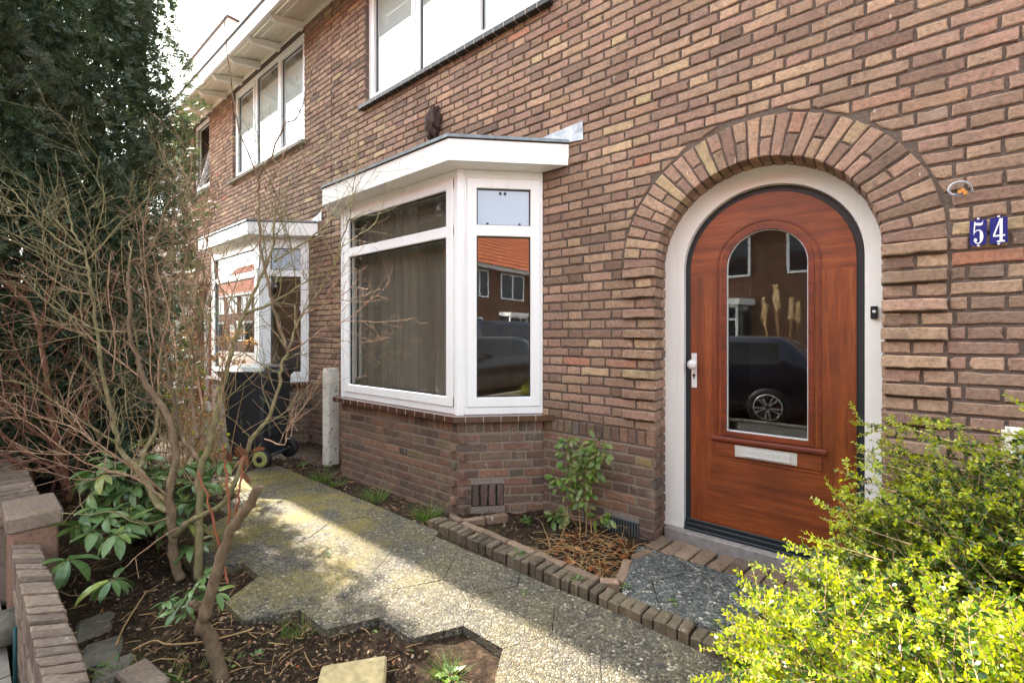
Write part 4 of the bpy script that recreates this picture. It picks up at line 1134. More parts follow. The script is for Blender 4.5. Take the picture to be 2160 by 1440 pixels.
stem(bs,[(254,940,2.46),(190,899,2.36),(122,852,2.28),(70,818,2.22),(20,800,2.18)],.0095,.003,M[LB],11)
stem(bs,[(291,985,2.42),(300,977,2.44),(303,954,2.46),(324,919,2.5),(332,878,2.54),(335,808,2.58),(338,750,2.6),(350,672,2.62),(362,584,2.65),(366,505,2.66),(380,460,2.68),(392,400,2.7)],.021,.003,M[LB],12,dens=.07)
stem(bs,[(417,1222,2.36),(419,1135,2.36),(422,1062,2.35),(422,987,2.35),(440,946,2.34),(452,896,2.33),(463,844,2.32),(475,797,2.31),(487,747,2.3),(507,680,2.28),(517,657,2.28),(547,590,2.26),(570,540,2.25),(577,507,2.25),(583,440,2.24),(610,387,2.22),(640,330,2.2)],.030,.003,M[LB],13,dens=.07)
stem(bs,[(519,660,2.28),(567,643,2.24),(620,610,2.2),(655,588,2.18),(687,577,2.16)],.011,.0025,M[LB],14)
stem(bs,[(508,680,2.28),(470,620,2.3),(455,560,2.34),(432,500,2.36),(425,440,2.38),(380,345,2.4)],.0075,.002,M['twig'],15)
stem(bs,[(605,737,2.16),(590,690,2.16),(577,647,2.16),(563,587,2.17),(553,537,2.17),(547,480,2.18),(546,420,2.18),(544,378,2.18),(526,330,2.2),(503,267,2.22),(489,184,2.24),(478,94,2.26),(472,0,2.28),(468,-70,2.3)],.0125,.0025,M['greybark'],16,dens=.3,Lr=(.03,.09),level=1)
stem(bs,[(544,378,2.18),(556,352,2.16),(572,330,2.15),(600,264,2.13),(628,246,2.12),(652,174,2.1),(675,94,2.08),(684,60,2.08)],.0085,.002,M['greybark'],17,dens=.25,Lr=(.03,.1),level=1)
stem(bs,[(368,1130,2.33),(399,1100,2.28),(434,1083,2.24),(469,1062,2.2),(492,1027,2.18),(501,1001,2.17),(522,946,2.16),(536,917,2.16),(562,890,2.16),(577,852,2.16),(589,809,2.16),(593,773,2.16),(607,740,2.16),(620,700,2.15),(637,663,2.14),(663,627,2.12),(700,570,2.1),(717,513,2.08),(737,460,2.06),(743,413,2.05),(752,350,2.04)],.022,.002,M[LB],18,dens=.075)
stem(bs,[(609,742,2.16),(650,717,2.12),(700,677,2.08),(735,640,2.05)],.006,.002,M['twig'],19)
stem(bs,[(637,663,2.14),(683,643,2.1),(733,613,2.06),(760,580,2.03)],.006,.0018,M['twig'],20)
stem(bs,[(577,552,2.24),(613,530,2.22),(653,503,2.2),(700,463,2.17),(735,430,2.14),(752,400,2.13)],.0075,.002,M[LB],21)
stem(bs,[(425,975,2.35),(387,925,2.42),(370,858,2.48),(358,800,2.52),(347,730,2.56),(330,663,2.6),(327,633,2.61),(343,567,2.63),(367,480,2.66),(380,423,2.68)],.017,.0025,M['greybark'],22,dens=.07)
stem(bs,[(417,925,2.34),(408,873,2.38),(405,800,2.42),(417,730,2.44),(430,647,2.46),(436,607,2.47),(430,550,2.48),(450,450,2.5),(470,400,2.5)],.014,.002,M['greybark'],23,dens=.075)
stem(bs,[(523,940,2.16),(500,905,2.12),(470,880,2.1),(560,925,2.02),(600,938,1.98),(606,905,1.97),(640,860,1.95),(662,815,1.94)][3:],.005,.0016,M['twig'],24)
stem(bs,[(300,800,2.42),(250,760,2.38),(200,720,2.34),(170,690,2.32),(155,660,2.3)],.007,.002,M['twig'],25)
stem(bs,[(545,365,2.19),(560,400,2.2),(600,330,2.16),(640,200,2.12)][1:],.005,.0016,M['twig'],26,dens=.12,Lr=(.04,.12))
stem(bs,[(430,870,2.4),(400,720,2.5),(380,620,2.55),(400,500,2.6),(440,400,2.62),(500,330,2.64)],.008,.0016,M['twig'],27)
stem(bs,[(358,1050,2.34),(300,1000,2.2),(240,960,2.1),(160,905,2.0),(90,880,1.95),(30,850,1.9)],.0085,.002,M['twig'],28)
stem(bs,[(362,1090,2.34),(300,1105,2.2),(240,1080,2.1),(180,1085,2.02),(70,1078,1.95)],.0085,.0018,M[LB],29,dens=.12,Lr=(.05,.2))
stem(bs,[(380,1110,2.3),(330,1140,2.2),(270,1190,2.1),(215,1245,2.0),(150,1255,1.95),(115,1240,1.93)],.005,.0014,M['twig'],30,dens=.15,Lr=(.05,.15))
stem(bs,[(356,1060,2.34),(290,1010,2.3),(220,990,2.25),(150,960,2.2),(60,890,2.15),(0,880,2.1)],.0085,.002,M['twig'],36)
rnd=random.Random(404)
for k in range(15):   # slim upright shoots that fill the crown
    x0=rnd.uniform(215,470); y0=rnd.uniform(700,960); t=2.3+(400-x0)*.0008+rnd.uniform(-.1,.25); dx=(x0-340)*.55+rnd.gauss(0,45); h=rnd.uniform(200,430)
    stem(bs,[(x0,y0,t),(x0+dx*.2+rnd.gauss(0,8),y0-h*.3,t),(x0+dx*.55+rnd.gauss(0,14),y0-h*.65,t+.03),(x0+dx+rnd.gauss(0,14),y0-h,t+.05)],.0058,.0017,M[rnd.choice((LB,'twig','twig'))],500+k,dens=.075,Lr=(.05,.26),sides=6)
# --- reddish bare shrub at the left edge
rs=tag(empty('bare_shrub'),'reddish brown leafless shrub behind the low wall at the left edge','shrub')
K=M['redbark']
stem(rs,[(146,1059),(131,983),(117,925),(105,852),(96,779),(85,715),(79,686),(58,637),(32,613),(0,584),(-30,560)],.040,.008,K,40,t0=3.3,t1=3.2,dens=.11,Lr=(.15,.6),tw=.0028)
stem(rs,[(84,705),(96,648),(108,607),(125,567),(150,520)],.016,.004,K,41,t0=3.25,t1=3.2,dens=.1,Lr=(.15,.5),tw=.0028)
stem(rs,[(93,735),(134,686),(187,648),(230,610)],.014,.004,K,42,t0=3.2,t1=3.1,dens=.1,Lr=(.15,.5),tw=.0028)
stem(rs,[(67,1065),(61,998),(35,974),(0,954),(-30,930)],.03,.012,K,43,t0=3.15,t1=2.9,dens=.09,Lr=(.2,.6),tw=.0028)
stem(rs,[(108,1055),(117,1012),(140,985),(150,940),(180,880)],.016,.004,K,44,t0=3.2,t1=3.0,dens=.09,Lr=(.2,.6),tw=.0028)
stem(rs,[(140,1040),(115,990),(60,960),(10,920),(-20,880)],.020,.006,K,45,t0=3.2,t1=2.8,dens=.08,Lr=(.2,.7),tw=.0028)
stem(rs,[(120,940),(60,900),(20,860),(-20,830)],.016,.005,K,46,t0=3.2,t1=2.9,dens=.08,Lr=(.2,.7),tw=.0028)
stem(rs,[(100,820),(50,770),(20,700),(5,640)],.012,.003,K,47,t0=3.2,t1=3.0,dens=.08,Lr=(.2,.6),tw=.0028)
stem(rs,[(150,1060),(165,960),(180,880),(175,800),(190,740),(170,690)],.016,.004,K,48,t0=3.4,t1=3.2,dens=.09,Lr=(.15,.5),tw=.0028)
# --- sawn off trunk in the foreground
ct=tag(empty('cut_trunk'),'bent sawn off grey brown trunk with side twigs, nearest the camera','tree trunk')
CT=[(468,1445),(457,1387),(443,1343),(427,1320),(433,1293),(447,1243),(467,1173),(493,1110),(527,1063),(545,1025)]
stem(ct,CT,.0255,.0155,M['greybark'],50,False,1.68,1.55,14)
stem(ct,[(436,1285),(415,1276),(402,1270)],.014,.011,M['greybark'],51,False,1.66,1.62)
for k,pp in enumerate(([(467,1165),(452,1110),(437,1045),(417,995)],[(487,1110),(482,1050),(476,990),(472,960),(474,935)],[(497,1090),(503,1045),(508,1005),(516,960)],[(470,1190),(476,1210),(481,1230)])):
    o=stem(ct,pp,.0046 if k<3 else .006,.003,M['redtwig'],52+k,False,1.62,1.6,7); o.name='twig'
rnd=random.Random(8); Cs=[];Ds=[];Ns=[]
for k in range(15):
    q=at(rnd.gauss(505,16),rnd.gauss(955,16),1.6+rnd.gauss(0,.02)); Cs.append(q); Ds.append((rnd.gauss(0,.5),rnd.gauss(0,.5),-1.0+rnd.gauss(0,.4))); Ns.append((rnd.gauss(0,1),rnd.gauss(0,1),.1))
V,Fq=hexleaves(np.array(Cs),np.array(Ds,float),np.array(Ns,float),rng.uniform(.035,.065,15),rng.uniform(.014,.024,15))
np_mesh('withered_leaves',V,Fq,M['browndry'],ct)
# --- rhododendron
def big_leaf(V,Fq,base,d,n,L,W,droop,fold=.18,segs=5):
    d=Vector(d).normalized(); n=Vector(n); s=d.cross(n).normalized(); n=s.cross(d).normalized(); b=len(V); p=Vector(base)
    for i in range(segs+1):
        f=i/segs; w=W*.5*math.sin(math.pi*min(1,.06+f*.92))**.75
        if i==segs: w=W*.03
        for k in (-1,0,1): V.append(tuple(p+s*(k*w)+n*(abs(k)*w*fold)))
        ang=droop/segs; d=(d*math.cos(ang)-n*math.sin(ang)).normalized(); n=s.cross(d).normalized(); p=p+d*(L/segs)
    for i in range(segs):
        a=b+i*3; Fq+=[(a,a+1,a+4,a+3),(a+1,a+2,a+5,a+4)]
def whorl(V,Fq,p,rnd,L=.105,n=9,up=(0,0,1)):
    u=Vector(up).normalized(); x=u.orthogonal().normalized(); y=u.cross(x); a0=rnd.uniform(0,6)
    for k in range(n):
        a=a0+k*2*math.pi/n+rnd.gauss(0,.15); el=rnd.uniform(-.45,.45); l=L*rnd.uniform(.7,1.15)
        d=(x*math.cos(a)+y*math.sin(a))*math.cos(el)+u*math.sin(el)
        big_leaf(V,Fq,Vector(p)+d*.012,d,u,l,l*rnd.uniform(.30,.38),rnd.uniform(.35,1.3))
def rhodo(name,label,whorls,base,seed,L,leafmat,stemmat,n=9):
    rnd=random.Random(seed); root=tag(empty(name),label,'shrub'); V=[];Fq=[];st=MB()
    for q in whorls:
        p=at(q[0],q[1],q[2]); l=q[3] if len(q)>3 else L
        whorl(V,Fq,p,rnd,l,n,(rnd.gauss(0,.3),rnd.gauss(-.1,.3),1))
        b=Vector(base)+Vector((rnd.gauss(0,.05),rnd.gauss(0,.05),0)); mid=b.lerp(p,.6)+Vector((0,0,-.05))
        S=smooth_path([(b,.008),(mid,.0055),(p,.0035)],4); st.tube([a for a,_ in S],[r for _,r in S],6)
    np_mesh('leaves',V,Fq,leafmat,root,True); st.build('stem',stemmat,root)
    return root
b=gnd(300,1130,0)
W=[(200,993,2.5),(233,1012,2.45),(183,1010,2.5),(225,965,2.6,.08),(262,985,2.55),(300,965,2.6),(340,990,2.65),(180,1093,2.25),(215,1060,2.4),(255,1065,2.4),(247,1127,2.15),(290,1060,2.45),(320,1040,2.5),(285,1095,2.3),(310,1080,2.4),(200,1120,2.2),(270,1020,2.5),(240,1040,2.45),(330,1010,2.6),(375,1010,2.6),(388,1060,2.5),(396,1105,2.45),(410,1020,2.6),(445,985,2.75),(425,960,2.8),(300,930,2.8,.09),(360,1040,2.55),(405,1150,2.42),(160,1110,2.2),(215,1000,2.4),(190,1040,2.35),(250,1010,2.5),(280,1035,2.45),(225,1090,2.25),(265,1105,2.25),(200,1070,2.3),(320,1010,2.5),(240,980,2.5),(300,1100,2.35),(340,1060,2.5),(370,1090,2.45),(345,1110,2.4),(420,1060,2.55),(435,1020,2.65),(470,975,2.75),(390,985,2.65)]
rhodo('rhododendron','spreading rhododendron with whorls of leathery green leaves behind the low wall',W,b,3,.118,M['rhodo'],M['greybark'])
rhodo('rhododendron','two low drooping rhododendron rosettes in the dark corner beside the low wall',[(143,1180,1.98,.12),(236,1222,1.93,.12)],gnd(200,1215,-.02),4,.12,M['rhodo'],M['greybark'],10)
rhodo('rhododendron','small budding rhododendron growing at the foot of the sawn off trunk',[(352,1268,1.78,.06),(398,1258,1.75,.065),(375,1285,1.76,.055),(412,1240,1.74,.05),(392,1290,1.74,.05),(455,1250,1.78,.075),(430,1215,1.8,.06)],gnd(420,1320,-.02),5,.06,M['rhodo'],M['greybark'],9)
# --- bush at the right
def box_bush():
    root=tag(empty('leafy_bush',(.75,-1.25,0)),'bright green small leaved bush sprawling across the doorway at lower right','bush')
    rr=np.random.default_rng(21); rnd=random.Random(21)
    E0=np.array(BUSH['c']);ER=np.array(BUSH['r'])
    C=[];D=[];Nn=[];L=[];W=[];T=[]; br=MB()
    def shoot(p,d,Ls,tipfrac,up,leafy=1.0,bend=.10,sub=True,thick=.0016):
        d=Vector(d).normalized(); n=max(4,int(Ls/.02)); pts=[Vector(p)]; dd=d
        for i in range(n):
            dd=(dd+Vector((rnd.gauss(0,bend),rnd.gauss(0,bend),rnd.gauss(0,bend)+up))).normalized(); pts.append(pts[-1]+dd*(Ls/n))
        br.tube(pts,[thick*(1-.6*i/n) for i in range(n+1)],4,cap=False)
        pl=Vector((rnd.gauss(0,1),rnd.gauss(0,1),rnd.gauss(0,1)+.8)).normalized()
        steps=int(Ls/.0085)
        for k in range(steps):
            f=(k+.5)/steps
            if f<(1-leafy): continue
            j=min(n-1,int(f*n)); q=pts[j].lerp(pts[j+1],f*n-j); t=(pts[j+1]-pts[j]).normalized(); s=t.cross(pl).normalized(); up_=s.cross(t)
            if k%2: s,up_=s*.6+up_*.8,up_
            for sg in (-1,1):
                dl=(s*sg+t*rnd.uniform(.35,.9)+Vector((rnd.gauss(0,.2),rnd.gauss(0,.2),rnd.gauss(0,.2)))).normalized()
                l=rnd.uniform(.008,.0175)*(1 if f<.85 else .75)
                C.append(q);D.append(dl);Nn.append(up_+Vector((rnd.gauss(0,.3),rnd.gauss(0,.3),rnd.gauss(0,.3))));L.append(l);W.append(l*rnd.uniform(.5,.66));T.append(f>1-tipfrac or rnd.random()<.05)
            if sub and rnd.random()<.16 and .15<f<.8: shoot(q,s*rnd.choice((-1,1))+t*.8,rnd.uniform(.04,.11),min(.9,tipfrac+.25),up,1,.1,False,.001)
    for i in range(BUSH['n']):
        v=np.array([rr.normal(),rr.normal(),abs(rr.normal())*.9+.02]); v/=np.linalg.norm(v)
        depth=rr.uniform(.45,1.0)**.6
        lump=1+.10*math.sin(v[0]*7+1)+.08*math.sin(v[1]*9+v[2]*6)
        p=E0+ER*v*depth*lump
        if p[0]>1.5: continue
        nrm=v/ER; nrm/=np.linalg.norm(nrm)
        d=Vector(nrm)*.8+Vector((rr.normal()*.5-.1,rr.normal()*.5,rr.normal()*.35+.15))
        Ls=rr.uniform(.10,.24); start=Vector(p)-d.normalized()*Ls*.75
        if start.z<.02: start.z=.03
        shoot(start,d,Ls,rr.uniform(.25,.75)*(1.0 if p[1]<-1.2 else .55) if depth>.75 else .12,.02)  # more yellow tips at the front paint the sunlit side of the bush
    for i in range(5200):
        v=np.array([rr.normal(),rr.normal(),rr.normal()*.8+.25]); v/=np.linalg.norm(v); depth=rr.uniform(.45,1.0)**.5
        lump=1+.12*math.sin(v[0]*8+2)+.10*math.sin(v[1]*7+v[2]*8); p=np.array([.70,-.74,.42])+np.array([.68,.45,.64])*v*depth*lump
        if p[0]>1.35 or p[1]>-.06: continue
        d=Vector(v)*.8+Vector((rr.normal()*.5-.1,rr.normal()*.4-.1,rr.normal()*.35+.2)); Ls=rr.uniform(.08,.16); st_=Vector(p)-d.normalized()*Ls*.75
        if st_.z<.02: continue
        shoot(st_,d,Ls,.22 if depth>.8 else .06,.02)
    for (px,py,t,ln,dx) in BUSH['long']:   # long whips that leave the mound
        tip=at(px,py,t); c=Vector(E0); c.z=max(.1,tip.z-.5*ln); d=(tip-(c+Vector((0,0,.1)))).normalized(); 
        shoot(tip-d*ln,d,ln,.6,.0,.85,.045,True,.0022)
        for k in range(3): shoot(tip-d*ln*rnd.uniform(.35,1.0)+Vector((rnd.gauss(0,.03),rnd.gauss(0,.03),rnd.gauss(0,.03))),d+Vector((rnd.gauss(0,.35),rnd.gauss(0,.35),rnd.gauss(0,.3))),ln*.6,.55,.02,.9,.07,True,.0016)
    # woody stems inside
    for i in range(26):
        a=rnd.uniform(0,6.28); b0=Vector((E0[0]+.12*math.cos(a),E0[1]+.12*math.sin(a),-.03)); e=Vector((E0[0]+ER[0]*.75*math.cos(a)*rnd.uniform(.4,1),E0[1]+ER[1]*.75*math.sin(a)*rnd.uniform(.4,1),ER[2]*rnd.uniform(.5,.95)))
        S=smooth_path([(b0,.009),(b0.lerp(e,.5)+Vector((0,0,.12)),.006),(e,.002)],5); br.tube([p for p,_ in S],[q for _,q in S],5)
    V,Fq=hexleaves(np.array([tuple(c) for c in C]),np.array([tuple(c) for c in D]),np.array([tuple(c) for c in Nn]),L,W); T=np.array(T)
    off=np.array(root.location)
    for nm,mk,mt in (('leaves',~T,M['boxleaf']),('young_leaves',T,M['boxtip'])):
        VV=V.reshape(-1,6,3)[mk].reshape(-1,3)-off; np_mesh(nm,VV,np.arange(len(VV)).reshape(-1,6),mt,root)
    br.v=[tuple(Vector(v)-Vector(root.location)) for v in br.v]; br.build('branches',M['twig'],root)
BUSH=dict(c=(.74,-1.20,.13),r=(1.0,.86,.80),n=4300,long=[(1475,1350,1.10,.30,0),(1560,1290,1.16,.25,0),(1640,1180,1.3,.25,0),(1690,1130,1.4,.2,0),(1740,1090,1.45,.22,0),(1760,1000,1.6,.2,0),(1845,890,1.75,.2,0),(1800,960,1.7,.2,0),(1960,880,1.7,.2,0),(2130,865,1.5,.35,0),(2080,900,1.55,.25,0),(1780,1060,1.45,.2,0),(1530,1320,1.12,.25,0),(1600,1270,1.2,.25,0),(1900,905,1.7,.2,0),(1980,930,1.6,.25,0),(2040,940,1.5,.25,0),(2120,930,1.45,.3,0),(1920,960,1.6,.2,0),(1850,960,1.65,.2,0),(1870,1000,1.6,.25,0)])
box_bush()
# --- small shrub against the wall
root=tag(empty('wall_shrub'),'thin leafy young shrub growing against the brick wall left of the door','shrub'); rnd=random.Random(31)
V=[];Fq=[];st=MB()
def wp(px,py,Y): 
    d=ray(px,py); return Vector((0,CAMY,HC))+d*((Y-CAMY)/d.y)
for k,(pts) in enumerate(([(1224,1140,-.17),(1222,1080,-.15),(1215,1010,-.14),(1196,960,-.13),(1205,920,-.12)],[(1236,1130,-.14),(1238,1060,-.12),(1232,1000,-.12),(1240,950,-.12),(1262,935,-.12)],[(1250,1150,-.16),(1244,1080,-.13),(1236,1030,-.12),(1262,985,-.12)],[(1222,1060,-.14),(1195,1030,-.15),(1172,1005,-.16)],[(1230,1000,-.13),(1260,960,-.14),(1278,960,-.15)],[(1226,1090,-.15),(1190,1085,-.15),(1168,1088,-.16)],[(1245,1100,-.13),(1275,1085,-.12)])):
    S=smooth_path([(wp(*q),.0055 if k<3 and i==0 else .003) for i,q in enumerate(pts)],6); st.tube([p for p,_ in S],[r for _,r in S],6)
    m_=len(S)
    for i in range(m_):
        if i/m_<(.45 if k<3 else .3): continue
        for j in range(5 if k<3 else 4):
            d=Vector((rnd.gauss(0,1),-abs(rnd.gauss(.3,.7)),rnd.gauss(-.05,.6))).normalized(); q=S[i][0]+d*rnd.uniform(.005,.06)
            l=rnd.uniform(.038,.066); big_leaf(V,Fq,q,d+Vector((0,0,-.25)),(rnd.gauss(0,.4),-.6,.8),l,l*.48,rnd.uniform(0,.7),.2,4)
np_mesh('leaves',V,Fq,M['shrubleaf'],root,True); st.build('stem',M['straw'],root)
# --- withered stalks in the planting bed
root=tag(empty('withered_perennial'),'tangle of dry straw coloured stalks in the planting bed below the wall shrub','dead plant'); rnd=random.Random(33); st=MB()
for k in range(120):
    b=Vector((rnd.uniform(-1.5,-1.02),rnd.uniform(-.55,-.12),.02)); d=Vector((rnd.gauss(0,.7),rnd.gauss(-.2,.7),rnd.uniform(.05,.8)))
    pts=wander(b,d,rnd.uniform(.1,.34),7,.13,-.16,rnd); pts=[Vector((p.x,min(p.y,-.03),max(p.z,.02))) for p in pts]; st.tube(pts,[.0021,.002,.0019,.0017,.0015,.0013,.0011,.0009],4,cap=False)
st.build('stalks',M['straw'],root)
Cs=[];Ds=[];Ns=[]
for k in range(150):
    Cs.append((rnd.uniform(-1.45,-.98),rnd.uniform(-.6,-.1),rnd.uniform(.015,.05))); Ds.append((rnd.gauss(0,1),rnd.gauss(0,1),rnd.gauss(0,.3))); Ns.append((rnd.gauss(0,.5),rnd.gauss(0,.5),1))
V_,F_=hexleaves(np.array(Cs),np.array(Ds),np.array(Ns),rng.uniform(.02,.06,150),rng.uniform(.012,.03,150)); np_mesh('withered_leaves',V_,F_,M['deadleaf'],root)
# --- dry flowering shrub beyond the bed
root=tag(empty('hydrangea'),'hydrangea with dry orange flower heads on bare canes beside the neighbour bay','shrub'); rnd=random.Random(35); st=MB(); fl=MB(); Cs=[];Ds=[];Ns=[];Ls=[]
heads=[(355,690,4.1),(375,712,4.0),(395,705,4.2),(410,722,4.1),(432,735,4.0),(450,728,4.0),(478,718,3.9),(500,705,3.8),(360,740,3.9),(385,770,3.9),(405,790,3.8),(345,770,4.1),(440,762,3.8),(460,757,3.7),(505,765,3.6),(530,728,3.5),(420,810,3.8),(390,835,3.9),(350,845,4.0),(425,850,3.7),(310,745,4.2),(335,800,4.0),(380,880,3.9),(430,880,3.8),(340,875,4.0),(405,900,3.8)]
for (px,py,t) in heads:
    c=at(px,py,t); r=rnd.uniform(.05,.09)
    for k in range(46):
        v=Vector((rnd.gauss(0,1),rnd.gauss(0,1),abs(rnd.gauss(0,.7))-.1)).normalized()
        Cs.append(c+v*r*rnd.uniform(.6,1)*Vector((1,1,.6)).length/1.5); Ds.append((rnd.gauss(0,1),rnd.gauss(0,1),rnd.gauss(0,1))); Ns.append(v); Ls.append(rnd.uniform(.014,.024))
    b=gnd(rnd.uniform(340,470),rnd.uniform(990,1020),0); S=smooth_path([(b,.005),(b.lerp(c,.5)+Vector((rnd.gauss(0,.05),rnd.gauss(0,.05),.05)),.004),(c,.0025)],5); st.tube([p for p,_ in S],[q for _,q in S],5)
for k in range(40):
    b=gnd(rnd.uniform(310,480),rnd.uniform(970,1040),0); st.tube(wander(b,(rnd.gauss(0,.3),rnd.gauss(0,.3),1),rnd.uniform(.3,1.0),6,.07,.05,rnd),[.004,.0038,.0034,.003,.0026,.002,.0015],4,cap=False)
V_,F_=hexleaves(np.array([tuple(c) for c in Cs]),np.array(Ds),np.array([tuple(c) for c in Ns]),np.array(Ls),np.array(Ls)*.8); np_mesh('flower_heads',V_,F_,M['dryflower'],root); st.build('stem',M['straw'],root)
Cs=[];Ds=[]
for k in range(60):
    px=rnd.uniform(340,480); p=at(px,rnd.uniform(760,960),3.9+rnd.gauss(0,.15)); Cs.append(tuple(p)); Ds.append((rnd.gauss(0,1),rnd.gauss(0,1),rnd.uniform(.2,1.2)))
V_,F_=hexleaves(np.array(Cs),np.array(Ds),rng.normal(0,1,(60,3)),rng.uniform(.03,.05,60),rng.uniform(.015,.025,60)); np_mesh('young_leaves',V_,F_,M['boxtip'],root)
# --- grass tufts and weeds, one object each
def tuft(px,py,z,n,h,spread,label,mat='grass',dry=0.0,name='grass_tuft',cat='grass'):
    rnd=random.Random(int(px*7+py)); p=gnd(px,py,z); V=[];Fq=[]
    for k in range(n):
        a=rnd.uniform(0,6.28); r=rnd.uniform(0,1)**.7*spread; b=Vector((r*math.cos(a),r*math.sin(a),-.005)); d=Vector((math.cos(a)*.5+rnd.gauss(0,.35),math.sin(a)*.5+rnd.gauss(0,.35),1.3)).normalized()
        L=h*rnd.uniform(.45,1.15); w=rnd.uniform(.0013,.0026); s=d.cross(Vector((rnd.gauss(0,1),rnd.gauss(0,1),.1))).normalized(); i0=len(V)
        for i in range(5):
            f=i/4; ww=w*(1-f*.9); V.append(tuple(b-s*ww)); V.append(tuple(b+s*ww)); d=(d+Vector((math.cos(a)*.16,math.sin(a)*.16,-.10))).normalized(); b=b+d*(L/4)
        for i in range(4): q=i0+i*2; Fq.append((q,q+1,q+3,q+2))
    o=np_mesh(name,V,Fq,M[mat]); o.location=p; return tag(o,label,cat,'tufts of grass along the path')
tuft(905,1092,0,170,.17,.075,'long grass tuft where the brick edging starts at the bay corner')
tuft(792,1052,0,120,.15,.09,'straggly grass clump against the bay wall, right of two small tufts')
tuft(676,1012,0,130,.14,.08,'dense green grass tuft just right of the wheelie bin path end')
tuft(712,1022,0,80,.10,.06,'small grass tuft beside the left foot of the bay wall')
tuft(640,1335,-.03,60,.13,.05,'thin yellowing grass tuft at the slab edge right of the sawn off trunk')
tuft(412,1435,-.02,46,.16,.05,'grass blades at the bottom edge beside the base of the sawn off trunk')
tuft(948,1425,-.03,80,.10,.05,'yellow green grass tuft in soil beside the last stepped slab corner')
tuft(1265,1072+20,.02,40,.08,.05,'small grass tuft at the foot of the wall left of the air grille')
tuft(590,1345,-.03,36,.09,.05,'sparse grass on bark litter between trunk and slab edge')
tuft(245,1425,0,40,.10,.05,'grass sprouting around the mossy broken stone')
tuft(1500+20,1330,.05,30,.06,.03,'tiny grass tuft in the brick edging near the bush')
def weed(px,py,z,n,r,label,mat='weed'):
    rnd=random.Random(int(px*5+py)); p=gnd(px,py,z); V=[];Fq=[]
    for k in range(n):
        a=k*2.4+rnd.gauss(0,.2); el=rnd.uniform(.15,.9); d=Vector((math.cos(a)*math.cos(el),math.sin(a)*math.cos(el),math.sin(el))); L=r*rnd.uniform(.5,1.1)
        big_leaf(V,Fq,d*.008,d,(0,0,1),L,L*rnd.uniform(.28,.5),rnd.uniform(.2,1.1),.15,3)
    o=np_mesh('weed',V,Fq,M[mat],None,True); o.location=p; return tag(o,label,'weed','small weeds in soil and joints')
W_=[(880,1172,0,9,.06,'rosette weed growing out of the brick edging'),(1092,1170,.06,16,.055,'pale lobed weed hanging over the bed border'),(1022,1128,.02,22,.05,'leafy weed in the planting bed behind the edging'),(1108,1098,.03,22,.05,'dark green weed at the foot of the bay vent'),(1215,1222,.06,12,.035,'tiny weed at the corner of the bed border'),(1320,1240,.05,9,.03,'tiny weed at the right corner of the planting bed'),(780,1330,-.03,10,.05,'weed seedling in the soil notch of the stepped slabs'),(885,1375,-.03,13,.055,'weed rosette in the soil under the slab corner'),(850,1340,-.03,8,.03,'tiny seedling right against the slab corner'),(500,1400,-.02,14,.06,'round leaved weed right of the sawn off trunk base'),(540,1390,-.02,12,.05,'trailing weed between sawn off trunk and yellow block'),(950,1425,-.03,14,.06,'bright yellow green weed at the bottom edge of the soil'),(900,1040,-.02,14,.05,'weed in front of the bay wall brickwork'),(640,980,0,18,.06,'low weed patch in front of the wheelie bin'),(690,985,0,10,.05,'weed at the foot of the white post'),(1110,1250,.02,7,.025,'seedling in the slab joint beside the edging'),(590,1010,0,16,.06,'weed cluster left of the grass tufts near the bin'),(240,1405,0,18,.06,'leafy weed on top of the mossy stones'),(1420,1270,.06,10,.03,'weed sprouting from the raised door slabs edge'),(690,1170,.02,8,.03,'moss green seedling on the sunlit slabs')]
for w in W_: weed(*w)
# --- litter on the soil
M['litter']=leaf_mat('bark and leaf litter',[(0,srgb(58,44,34)),(.5,srgb(104,80,62)),(.85,srgb(140,116,94)),(.95,srgb(168,146,122)),(1,srgb(150,84,46))],.1,.85,.1,(1.1,1,.9))
def litter(n,poly,seed,name,mat,lr,zoff=.006):
    rnd=random.Random(seed); Cs=[];Ds=[];Ns=[]
    while len(Cs)<n:
        x0,x1,y0,y1=poly[rnd.randrange(len(poly))]; x=rnd.uniform(x0,x1);y=rnd.uniform(y0,y1)
        Cs.append((x,y,soil_h(x,y)+zoff+rnd.uniform(0,.008))); Ds.append((rnd.gauss(0,1),rnd.gauss(0,1),rnd.gauss(0,.25))); Ns.append((rnd.gauss(0,.45),rnd.gauss(0,.45),1))
    n=len(Cs); L=rng.uniform(*lr,n)**1.0
    V_,F_=hexleaves(np.array(Cs),np.array(Ds),np.array(Ns),L,L*rng.uniform(.25,.75,n)); return tag(np_mesh(name,V_,F_,M[mat]),kind='stuff')
A1=[(-2.9,-1.05,-2.46,-1.5),(-2.4,-1.0,-2.3,-1.6),(-5.5,-2.6,-2.42,-1.7)]
litter(6500,A1,51,'leaf_litter','litter',(.005,.022)); litter(2600,[(-2.25,-.95,-.7,-.05),(-5,-2.3,-.75,-.46),(-5.0,-3.9,-1.1,-.4)],52,'leaf_litter','litter',(.006,.028))
st=MB(); rnd=random.Random(61)
for k in range(420):
    x0,x1,y0,y1=A1[rnd.randrange(3)] if k<330 else (-4.6,-2.3,-.85,-.5); x=rnd.uniform(x0,x1);y=rnd.uniform(y0,y1); a=rnd.uniform(0,6.3); L=rnd.uniform(.02,.12)
    pts=[Vector((x+math.cos(a)*L*f+rnd.gauss(0,.004),y+math.sin(a)*L*f+rnd.gauss(0,.004),soil_h(x,y)+.012+rnd.gauss(0,.004))) for f in (0,.5,1)]; r=rnd.uniform(.0012,.003); st.tube(pts,[r,r,r*.6],4,cap=False)
